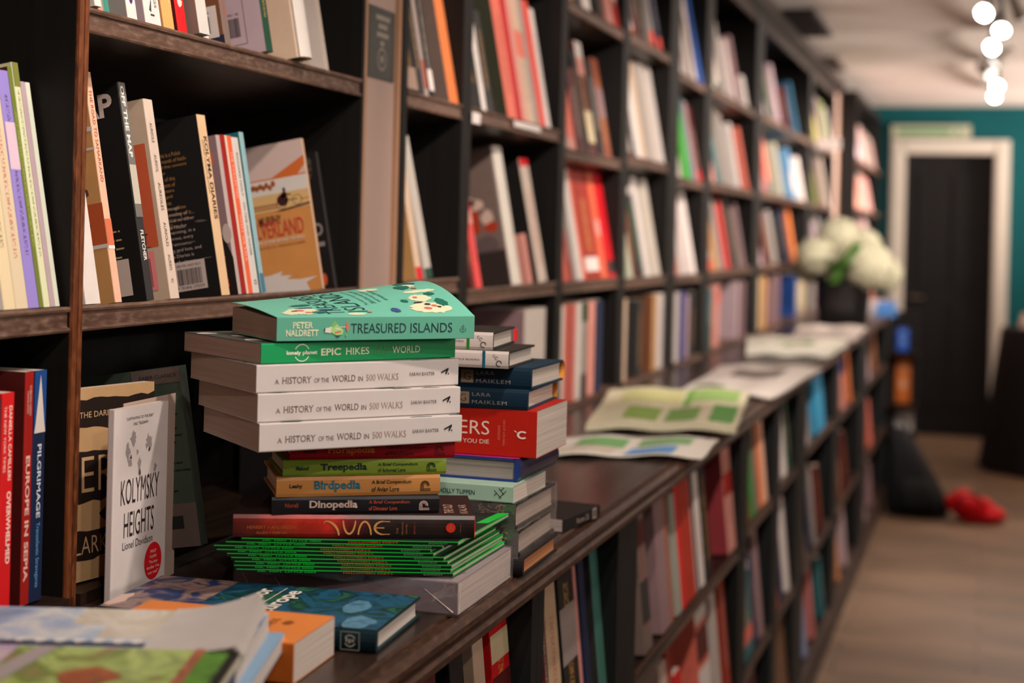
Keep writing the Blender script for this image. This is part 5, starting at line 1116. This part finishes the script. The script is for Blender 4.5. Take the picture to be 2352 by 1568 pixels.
# blue mountain pile
zb = 1.0208
def flat(R, z, ang, T, W, H, cov, sp, label, pages=(212, 200, 190), **k): return pile('paperback', R, z, ang, T, W, H, cov, sp, False, label, pages=pages, **k)
flat((-.522, 1.010), zb, 17, .026, .150, .235, (190, 170, 150), (176, 150, 130), 'bottom thick book under the pale blue mountain magazine, white pages showing')
flat((-.512, 1.018), zb + .0262, 16, .0130, .155, .235, (120, 150, 176), (150, 170, 186), 'light blue edged paperback in the middle of near pile under the mountain magazine')
T, W, H = .0175, .150, .235; z_ = zb + .0395
o = flat((-.5205, 1.013), z_, 17, T, W, H, (150, 166, 190), (130, 150, 180), 'pale blue and white mountain magazine on top of near pile, blurred white title')
A = Print(); A.rect(.06, .002, .149, .12); A.rect(.10, .12, .149, .15); A2 = Print(); A2.blob(.09, .15, .03, .03, R_, 18, .4); A2.blob(.10, .08, .03, .04, R_, 18, .5); A3 = Print(); A3.rect(.035, .03, .048, .19); A4 = Print(); A4.text('HIMALAYA', .040, .06, .014, .12); A4.v = []; A4.f = []
for k in range(9): A4.blob(.051, .055 + k * .015, .007, .006, R_, 8, .3)
A5 = Print(); A5.blob(.045, .02, .020, .018, R_, 14, .5); A5.blob(.10, .045, .014, .014, R_, 14, .5); A6 = Print(); A6.blob(.065, .03, .022, .018, R_, 14, .6); A6.blob(.07, .06, .01, .01, R_, 14, .6)
A0 = Print(); A0.rect(.0006, .0006, W - .0006, H - .0006)
tops(o, W, H, T, [(A0, MART([(120, 140, 176), (160, 176, 200), (206, 204, 200), (150, 166, 194), (96, 112, 140)], 14, .8, .4, (1, 1, .5))), (A, MART([(150, 140, 130), (206, 198, 186), (190, 178, 160), (216, 208, 190)], 18)),  (A3, (50, 60, 84)), (A4, (216, 212, 206)), (A5, (34, 38, 48)), (A6, (206, 200, 196))])
# curling back page of that magazine
zt = z_ + T
cp = MB()
for k in range(4):
    hk = .0165 - .0032 * k
    fn = lambda a, b, hk=hk, k=k: (T + .0014 + .0003 * (3 - k) + hk * (1 - b) ** 1.7 * (.55 + .45 * a) , .004 + a * (W - .008), .0005 - .002 * k + b * .075 + .006 * (1 - b) ** 2 * a)
    cp.grid(fn, 14, 16); cp.grid(lambda a, b, fn=fn: (fn(a, b)[0] + .0003, fn(a, b)[1], fn(a, b)[2]), 14, 16)
cp.obj('curled_page', M((188, 180, 174), .4), o, smooth=True)
# front pile with the green cover
flat((-.478, .862), zb, 17, .030, .130, .21, (196, 190, 180), (186, 176, 166), 'bottom book of the nearest pile below the blurred green cover')
flat((-.480, .862), zb + .0302, 17, .0268, .130, .21, (80, 84, 60), (70, 74, 56), 'dark edged thick book directly beneath the blurred green cover')
T, W, H = .0060, .150, .215; z_ = zb + .0574
o = flat((-.4770, .880), z_, 17, T, W, H, (140, 150, 84), (40, 44, 36), 'blurred green, rust and lilac illustrated magazine topping the nearest pile')
A = Print(); A.rect(.0, .0, W, .028); A1 = Print(); A1.rect(.0, .0, W, .008); A2 = Print(); A2.rect(0, .165, .08, H); A3 = Print(); A3.rect(.08, .165, W, H); A4 = Print(); A4.poly([(0, .16), (0, .185), (W, .15), (W, .135)]); A5 = Print(); A5.blob(.075, .095, .026, .026, R_, 18, .3); A6 = Print(); A6.blob(.1, .06, .03, .02, R_); A6.blob(.04, .13, .02, .02, R_); A6.blob(.12, .11, .02, .02, R_)
A7 = Print(); A7.rect(.0, .026, W, .034)
A0 = Print(); A0.rect(.0, .0, W, H)
tops(o, W, H, T, [(A0, MART([(90, 84, 60), (126, 140, 84), (170, 186, 110), (110, 130, 60), (150, 120, 90), (84, 76, 60)], 16)), (A, MART([(40, 60, 30), (90, 140, 50), (50, 70, 34)], 20)), (A1, (34, 34, 32)), (A2, MART([(50, 40, 38), (84, 66, 60)], 20)), (A3, MART([(196, 166, 170), (170, 150, 180), (206, 186, 180)], 16)), (A4, (160, 150, 148)), (A5, MART([(110, 80, 50), (160, 80, 46), (140, 130, 80)], 40)), (A7, MART([(130, 74, 52), (170, 104, 80)], 60))])

# ------------------------------------------------------------------ papers and magazines further along the counter
def sheet(px, z, th, col, label, patches=(), name='newspaper', n=14, cat='newspaper'):
    c = [on(u, v, Z=z) for u, v in px]     # near-left, near-right, far-right, far-left
    def f(a, b, h=0):
        p = (c[0] * (1 - a) + c[1] * a) * (1 - b) + (c[3] * (1 - a) + c[2] * a) * b
        return (p.x, p.y, z + h + (.006 * math.sin(a * PI * 2) ** 2 + .002 * math.sin(b * 7 + a * 3) + .002))
    mb = MB(); mb.grid(lambda a, b: f(a, b, 0), n, n); mb.grid(lambda a, b: f(a, b, th), n, n)
    for (p, q) in (((0, 0), (1, 0)), ((1, 0), (1, 1)), ((1, 1), (0, 1)), ((0, 1), (0, 0))):
        mb.grid(lambda a, b, p=p, q=q: f(p[0] * (1 - a) + q[0] * a, p[1] * (1 - a) + q[1] * a, th * b), n, 1)
    o = mb.obj(name, M(col, .45, .04)); tag(o, label, cat, 'newspapers and magazines along the counter')
    for k, (a0, b0, a1, b1, pc) in enumerate(patches):
        q = MB(); q.grid(lambda a, b: (lambda t: (t[0], t[1], t[2] + .0008))(f(a0 + (a1 - a0) * a, b0 + (b1 - b0) * b, th)), 8, 6); q.obj('printed_picture', M(pc, .5, .15, 60), o)
    return o
sheet([(1238, 1052), (1610, 1058), (1652, 1012), (1300, 1010)], 1.0206, .001, (206, 200, 188), 'open newspaper with green and blue picture bands, nearest of papers along counter', [(.12, .5, .44, .85, (110, 160, 100)), (.52, .55, .86, .85, (120, 160, 110)), (.5, .08, .8, .48, (90, 140, 190)), (.06, .1, .42, .45, (190, 176, 160))])
sheet([(1345, 992), (1688, 999), (1722, 908), (1400, 908)], 1.0207, .011, (206, 200, 170), 'thick open magazine printed with green maps, second of the papers along the counter', [(.22, .1, .45, .45, (130, 160, 80)), (.50, .1, .72, .45, (116, 156, 80)), (.80, .1, .97, .5, (92, 150, 76)), (.12, .6, .55, .92, (186, 186, 130)), (.62, .6, .95, .92, (140, 176, 100)), (.57, .5, .62, .95, (110, 160, 70))], 'magazine', cat='magazine')
sheet([(1560, 905), (1770, 920), (1888, 850), (1655, 845)], 1.0206, .004, (210, 202, 194), 'white newspaper with grey picture lying beyond the green map magazine', [(.25, .55, .75, .8, (120, 110, 104)), (.1, .1, .4, .2, (90, 110, 80))])
sheet([(1714, 818), (1900, 824), (1946, 796), (1716, 790)], 1.0206, .024, (206, 202, 188), 'pile of pale magazines with small green print further along the counter', [(.3, .5, .7, .62, (150, 170, 110)), (.42, .3, .5, .45, (60, 110, 50)), (.65, .35, .75, .5, (80, 130, 70))], 'magazine', cat='magazine')
sheet([(1815, 782), (1960, 786), (1990, 758), (1838, 756)], 1.0206, .012, (196, 184, 176), 'pale leaflets lying in front of the flower pot at far end', [], 'leaflet', cat='leaflet')
pc = on(1942, 742, Z=1.02)
# small boxes of cards at the very end
for k, (u, v, cc, nm) in enumerate(((2022, 722, (206, 150, 120), 'orange'), (2040, 712, (190, 176, 170), 'pale'), (2018, 708, (70, 120, 180), 'blue'))):
    p = on(u, v, Z=1.02); p.y = 8.25 - .14 * k; p.x = -.60 + .06 * k if k else -.54
    b = MB(); b.box((-.05, -.035, 0), (.05, .035, .05)); o = b.obj('card_box', M(cc)); o.location = (p.x, p.y, 1.0206)
    q = MB(); 
    for j in range(6): q.box((-.044, -.03 + j * .011, .004), (.044, -.026 + j * .011, .075))
    q.obj('card', M(tuple(min(255, x + 14) for x in cc)), o); tag(o, f'small {nm} box of cards standing at the far end of the counter', 'box', 'card boxes at the counter end')

# ------------------------------------------------------------------ hydrangeas in a black pot
g = empty('potted_hydrangea', (-.605, 6.95, 1.0206)); tag(g, 'black square pot of creamy white hydrangea heads on the far counter', 'flowers')
mb = MB()
prof = []
for (hw, zz_) in ((.098, 0), (.106, .005), (.120, .205), (.124, .21), (.118, .21), (.110, .20), (.0, .20)):
    prof.append((hw, zz_))
def rsq(hw, zz_, n=24):
    out = []
    for k in range(n):
        t = 2 * PI * k / n; c_, s_ = math.cos(t), math.sin(t); e = .45
        out.append((hw * math.copysign(abs(c_) ** e, c_), hw * math.copysign(abs(s_) ** e, s_), zz_))
    return out
V = [p for a in prof for p in rsq(*a)]; n = 24
mb.add(V, [(j * n + k, j * n + (k + 1) % n, (j + 1) * n + (k + 1) % n, (j + 1) * n + k) for j in range(len(prof) - 1) for k in range(n)] + [tuple(range(n))[::-1]])
mb.obj('pot', M((20, 19, 20), .18), g, smooth=False)
fl = M((196, 194, 166), .7, .12, 30); flg = M((150, 168, 96), .7, .12, 30); leafm = M((64, 104, 40), .5, .2, 20)
R_ = random.Random(4)
def head(c, r, n, mat):
    mb = MB()
    for k in range(n):
        z_ = 1 - 1.75 * (k + .5) / n; ph = k * 2.39996; rr = math.sqrt(max(0, 1 - z_ * z_))
        d = Vector((rr * math.cos(ph), rr * math.sin(ph), z_)); p = Vector(c) + d * r * (.92 + .12 * R_.random())
        a = d.orthogonal().normalized(); b = d.cross(a); tw = R_.random() * PI
        s_ = r * .17
        for q in range(4):
            t = tw + q * PI / 2; e1 = a * math.cos(t) + b * math.sin(t); e2 = d.cross(e1)
            mb.add([p, p + e1 * s_ * .6 + e2 * s_ * .45 + d * .002, p + e1 * s_ * 1.15 + d * .004, p + e1 * s_ * .6 - e2 * s_ * .45 + d * .002], [(0, 1, 2, 3)])
    mb.lathe([(r * .85 * math.sin(t), r * .85 * math.cos(t)) for t in [PI * q / 8 for q in range(9)]], 14, c)
    mb.obj('flower_head', mat, g)
for c, r, m_ in (((-.120, -.05, .300), .088, fl), ((.105, -.05, .265), .112, fl), ((-.03, .03, .385), .095, fl), ((-.150, .05, .25), .080, fl), ((.165, .03, .235), .085, fl), ((.075, .05, .35), .085, fl), ((.0, .10, .29), .09, flg)): head(c, r, 150, m_)
for k in range(16):
    t = 2 * PI * k / 16 + .2; L = .10 + .05 * R_.random(); z0 = .20 + .05 * R_.random(); d = Vector((math.cos(t), math.sin(t), 0)); s_ = Vector((-d.y, d.x, 0)); b0 = Vector((0, 0, z0)) + d * .06
    mb = MB()
    def lf(a, b): return b0 + d * L * a + s_ * (b - .5) * .075 * math.sin(PI * min(1, a * .95 + .05)) ** .8 + Vector((0, 0, .05 * math.sin(a * 2.2) + .008 * abs(b - .5)))
    mb.grid(lf, 8, 4); mb.obj('leaf', leafm, g, smooth=True)
for k in range(7):
    c0 = Vector((-.035 + .012 * k, -.13 - .01 * (k % 2), .21 + .018 * k)); mb = MB(); mb.grid(lambda a, b: c0 + Vector((.04 * (a - .5) + .03 * b, -.01 * math.sin(PI * a), .07 * (b) - .02)) , 5, 5); mb.obj('leaf', leafm, g, smooth=True)
mb = MB()
for k in range(6): mb.tube((.03 * math.cos(k), .03 * math.sin(k), .19), (.1 * math.cos(k), .08 * math.sin(k), .30), .004)
mb.obj('stem', leafm, g)

# ------------------------------------------------------------------ far end: last bookcase, display ledge, bag, table
XB = -.755
r = empty('bookcase', (-.95, 10.3, 0)); tag(r, 'last dark bookcase stepping forward beside the dark door', 'bookcase', 'dark wall bookcases above the counter')
off = Matrix.Translation(-r.location)
for nm, bx in (('side_panel', ((-1.10, 9.32, 0), (XB, 9.35, 2.30))), ('side_panel', ((-1.10, 11.40, 0), (XB, 11.43, 2.30))), ('back_panel', ((-1.115, 9.32, 0), (-1.10, 11.43, 2.30))), ('top_panel', ((-1.10, 9.35, 2.27), (XB, 11.40, 2.30)))):
    mb = MB(); mb.box(*bx); o = mb.obj(nm, WOODD, r); o.matrix_local = off
FARZ = (1.0, 1.31, 1.60, 1.90)
for z in (.1, .4, .7) + FARZ: s = shelf_board(r, 9.35, 11.40, XB, z, TLT); s.matrix_local = off
FW_ = ['bottom', 'low', 'middle', 'high']
for li, z in enumerate(FARZ):
    rnd = random.Random(40 + li); y = 9.42; k = 0
    pal = [C['pink'], C['white'], C['mauve'], C['salmon'], C['grey'], C['taupe'], C['lilac'], C['brown'], C['beige']]
    while y < 11.25 and k < 18:
        t = .045 + .03 * rnd.random(); c = rnd.choice(pal); hh = .20 + .045 * rnd.random()
        wd = [w_ for w_, v_ in C.items() if v_ == c][0]; wd = WORD.get(wd, wd)
        book(stand_m(XB - .002, y, z + .0022, TLT), t, .15, hh, M(c), MSP(c, (60, 50, 46)), False, label=f'{wd} book, {ORD[k]} from left on the {FW_[li]} shelf of the last bookcase', group=f'books on the {FW_[li]} shelf of the last bookcase')
        y += t + .01 + (.09 * rnd.random() if rnd.random() < .35 else 0); k += 1
# display ledge unit at the end of the low bookcases
r = empty('display_shelf', (-.45, 8.70, 0)); tag(r, 'narrow dark end shelf holding face-out books past the counter', 'shelf'); off = Matrix.Translation(-r.location)
for nm, bx in (('back_panel', ((-.80, 8.62, 0), (-.345, 8.66, 1.02))), ('side_panel', ((-.80, 8.42, 0), (-.50, 8.62, 1.02)))):
    mb = MB(); mb.box(*bx); o = mb.obj(nm, WOODD, r); o.matrix_local = off
for z in (.37, .52, .80): mb = MB(); mb.box((-.4998, 8.50, z - .015), (-.345, 8.62, z)); mb.box((-.4998, 8.495, z - .015), (-.345, 8.50, z + .012)); o = mb.obj('shelf', WOODY, r); o.matrix_local = off
for (z, h_, w_, c, nm) in ((.8006, .13, .062, (36, 86, 180), 'blue'), (.5206, .24, .075, (186, 98, 36), 'orange'), (.3706, .12, .095, (176, 170, 166), 'pale')):
    m = Matrix((Vector((0, -1, 0)), Vector((1, 0, 0)), Vector((0, 0, 1)))).transposed().to_4x4(); m.translation = (-.455, 8.59, z)
    o = book(m, .012, w_, h_, M(c), None, False, label=f'{nm} book shown face-out on the narrow end shelf past the counter', group='face-out books on the end shelf')
    P = Print(); P.ell(w_ * .5, h_ * .45, w_ * .25, h_ * .15); P.rect(w_ * .15, h_ * .75, w_ * .85, h_ * .85); P.obj('cover_picture', M(tuple(min(255, int(x * .6 + 90)) for x in c)), o, face_m('front', .012, w_, h_))
# black bag
def blobmesh(name, secs, mat, parent=None, n=20, e=.6):
    """secs: (centre, half-x, half-y) stacked upward rings"""
    mb = MB(); V = []
    for (c, a, b) in secs:
        for k in range(n):
            t = 2 * PI * k / n; c_, s_ = math.cos(t), math.sin(t)
            V.append((c[0] + a * math.copysign(abs(c_) ** e, c_), c[1] + b * math.copysign(abs(s_) ** e, s_), c[2]))
    m = len(secs); mb.add(V, [(j * n + k, j * n + (k + 1) % n, (j + 1) * n + (k + 1) % n, (j + 1) * n + k) for j in range(m - 1) for k in range(n)] + [tuple(range(n))[::-1], tuple(range((m - 1) * n, m * n))])
    return mb.obj(name, mat, parent, smooth=True)
g = empty('backpack', (-.33, 8.12, 0)); tag(g, 'black bag slumped on the floor against the end of low bookcases', 'bag')
BL = M((24, 25, 27), .8)
blobmesh('bag_body', [((.02, 0, .004), .15, .10), ((.02, 0, .05), .165, .12), ((0, .01, .15), .135, .115), ((-.03, .02, .26), .10, .10), ((-.06, .03, .36), .07, .08), ((-.08, .035, .42), .045, .05), ((-.085, .035, .44), .02, .03)], BL, g)
blobmesh('front_pocket', [((.03, -.115, .04), .09, .03), ((.03, -.13, .08), .10, .035), ((.015, -.12, .17), .08, .03), ((.01, -.105, .20), .06, .015)], BL, g)
mb = MB()
for k in range(10):
    a0 = PI * k / 10; a1 = PI * (k + 1) / 10
    mb.tube((-.09 + .05 * math.cos(a0), .03, .43 + .06 * math.sin(a0)), (-.09 + .05 * math.cos(a1), .03, .43 + .06 * math.sin(a1)), .009)
mb.obj('carry_strap', BL, g)
g = empty('red_bag', (-.022, 8.02, 0)); tag(g, 'crumpled bright red bag lying on floorboards beside the black bag', 'bag')
def redf(a, b):
    x = -.145 + .29 * a; r0 = max(.004, math.sin(PI * (a * .96 + .02)) ** .55); t = 2 * PI * b; R1 = r0 * (1 + .12 * math.sin(a * 17 + b * 12) + .08 * math.sin(b * 25 + a * 9))
    return (x, .085 * R1 * math.cos(t), max(.003, .085 - .06 * (a - .2) + (.088 - .03 * a) * R1 * math.sin(t)))
mb = MB(); mb.grid(redf, 26, 24); mb.obj('bag_body', M((206, 10, 26), .6, .25, 14), g, smooth=True)
mb = MB()
for k in range(8):
    a0 = PI * k / 8; a1 = PI * (k + 1) / 8
    mb.tube((-.03 + .06 * math.cos(a0), -.07, .10 + .05 * math.sin(a0)), (-.03 + .06 * math.cos(a1), -.07, .10 + .05 * math.sin(a1)), .008)
mb.obj('strap', M((120, 10, 22), .7), g)
# cloth-covered table at right
g = empty('round_table', (.375, 10.0, 0)); tag(g, 'small round table under a floor-length black cloth beside the door', 'table')
mb = MB(); prof = [(.385, .01), (.37, .12), (.335, .4), (.30, .7), (.28, .86), (.272, .885), (.26, .89), (0, .89)]
n = 48; V = []
for r_, z_ in prof:
    for k in range(n):
        t = 2 * PI * k / n; rr = r_ * (1 + (.05 * math.sin(9 * t) * (1 - z_ / .9)))
        V.append((rr * math.cos(t), rr * math.sin(t), z_))
mb.add(V, [(j * n + k, j * n + (k + 1) % n, (j + 1) * n + (k + 1) % n, (j + 1) * n + k) for j in range(len(prof) - 1) for k in range(n)]); mb.obj('tablecloth', M((26, 24, 25), .85), g, smooth=True)
mb = MB(); mb.tube((0, 0, 0), (0, 0, .86), .03); mb.tube((0, 0, .86), (0, 0, .884), .25, n=32); mb.obj('table_frame', M((40, 34, 30)), g)
for k, (x, y, s_, c, nm) in enumerate(((.26, 9.93, .10, (206, 176, 164), 'pale pink'), (.33, 9.98, .07, (190, 180, 172), 'pale grey'))):
    b = MB(); b.box((-s_ / 2, -s_ / 2, 0), (s_ / 2, s_ / 2, .05)); b.box((-s_ / 2 + .01, -s_ / 2 + .005, .05), (s_ / 2 - .005, s_ / 2 - .01, .085)); o = b.obj('paper_parcel', M(c)); o.location = (x, y, .8905); o.rotation_euler = (0, 0, .3 * k); tag(o, f'{nm} wrapped parcel on the black cloth table at right edge', 'parcel')

# ------------------------------------------------------------------ ceiling fittings
mb = MB(); mb.box((-.006, -1.6, 2.325), (.03, 9.7, 2.345)); tk = mb.obj('ceiling_track', M((60, 54, 50), .5)); tag(tk, 'long thin lighting track running along the ceiling above the aisle', 'lighting track')
def emis(s_):
    m = bpy.data.materials.new('lit_lens'); m.use_nodes = True; b = m.node_tree.nodes['Principled BSDF']; b.inputs['Emission Color'].default_value = (1, .95, .86, 1); b.inputs['Emission Strength'].default_value = s_; b.inputs['Base Color'].default_value = (1, 1, 1, 1); return m
LENS = emis(40); LENSD = emis(2.2)
def spotfix(p, aim, label, lens=LENS, r=.026):
    p = Vector(p); d = (Vector(aim) - p).normalized()
    g = empty('track_spotlight', (p.x, p.y, 2.325)); tag(g, label, 'spotlight', 'spotlights on the ceiling track'); off = Matrix.Translation(-g.location)
    b = p - d * .045
    mb = MB(); mb.tube((p.x, p.y, 2.34), (b.x, b.y, b.z), .008); o = mb.obj('bracket', M((70, 62, 56), .4), g); o.matrix_local = off
    mb = MB(); mb.tube(p - d * .10, p - d * .02, r * .7, r * 1.05, 18); mb.tube(p - d * .02, p - d * .001, r * 1.12, r * 1.12, 18); o = mb.obj('housing', M((150, 140, 130), .4), g); o.matrix_local = off
    mb = MB(); mb.tube(p - d * .004, p + d * .0015, r, r, 20); o = mb.obj('lens', lens, g); o.matrix_local = off
VIS = [((2260, 30), LENS, 2.2), ((2300, 70), LENS, 2.2), ((2278, 109), LENS, 2.2), ((2284, 145), LENSD, 2.2), ((2276, 172), LENSD, 2.2), ((2290, 198), LENS, 2.2), ((2284, 222), LENS, 2.2), ((2349, 40), LENSD, 2.2)]
aims = [(-.6, 4.2, 1.5), (-.1, 4.6, 1.0), (-.6, 5.2, 1.5), (-.9, 6.8, 1.4), (.9, 6.5, 1.4), (-.2, 6.5, 1.2), (-.4, 7.4, 1.4), (.9, 6.5, .6)]
for k, ((uv, ln, z_), am) in enumerate(zip(VIS, aims)):
    p = on(*uv, Z=z_); spotfix(p, am, f'{"bright" if ln is LENS else "dim"} ceiling track spotlight, {ORD[k]} counting from the top of the photo', ln)
for k, (p, am, en, an) in enumerate(SPOTS):
    if p[1] < 5.5:
        if p[2] < 2.3: spotfix(p, am, f'ceiling track spotlight above the near aisle aimed at shelves, {ORD[k]} along', LENS)
    d = (Vector(am) - Vector(p)).normalized(); lamp('SPOT', Vector(p) + d * .012, en, am, .02, an, .6)
mb = MB(); mb.box((-.83, 6.35, 2.338), (-.70, 7.15, 2.352)); 
for k in range(8): mb.box((-.825, 6.38 + k * .095, 2.330), (-.705, 6.43 + k * .095, 2.338))
tag(mb.obj('ceiling_vent', M((40, 34, 32), .6)), 'dark slatted vent in the ceiling above the bookcases, nearer of two', 'vent')
mb = MB(); mb.box((-.84, 8.05, 2.338), (-.76, 8.60, 2.352))
for k in range(5): mb.box((-.835, 8.08 + k * .1, 2.330), (-.765, 8.14 + k * .1, 2.338))
tag(mb.obj('ceiling_vent', M((84, 70, 62), .6)), 'small brown slatted ceiling vent, farther of two above the bookcases', 'vent')
mb = MB(); mb.box((-.852, 8.00, 1.868), (-.73, 8.006, 1.925)); c_ = mb.obj('shelf_card', M((206, 190, 184), .5)); tag(c_, 'small white card sticking out from the far high shelf', 'card')
mb = MB(); mb.tube((-.76, 8.003, 1.34), (-.76, 8.003, 1.868), .0022); mb.obj('cord', M((180, 170, 160)), c_)
# unseen uplighters added on the right-hand wall to wash the ceiling
for k, y in enumerate((1.0, 3.6, 6.2, 8.6, 10.6)):
    g = empty('added_uplighter', (2.46, y, 1.62)); tag(g, f'added unseen conical uplighter on the right-hand wall, {ORD[k]} along the aisle', 'added light', 'added uplighters')
    mb = MB(); mb.lathe([(.03, 0), (.09, .14), (.095, .14), (.085, .13), (.028, .01)], 20, (0, 0, 0)); mb.obj('shade', M((150, 130, 112), .5), g)
    mb = MB(); mb.box((.0, -.03, .0), (.04, .03, .09)); mb.obj('wall_plate', M((90, 80, 72), .5), g)
    lamp('SPOT', (2.42, y, 1.80), (160, 170, 480, 1000, 1250)[k], (.35, y + .05, 2.62), .3, 120, 1)
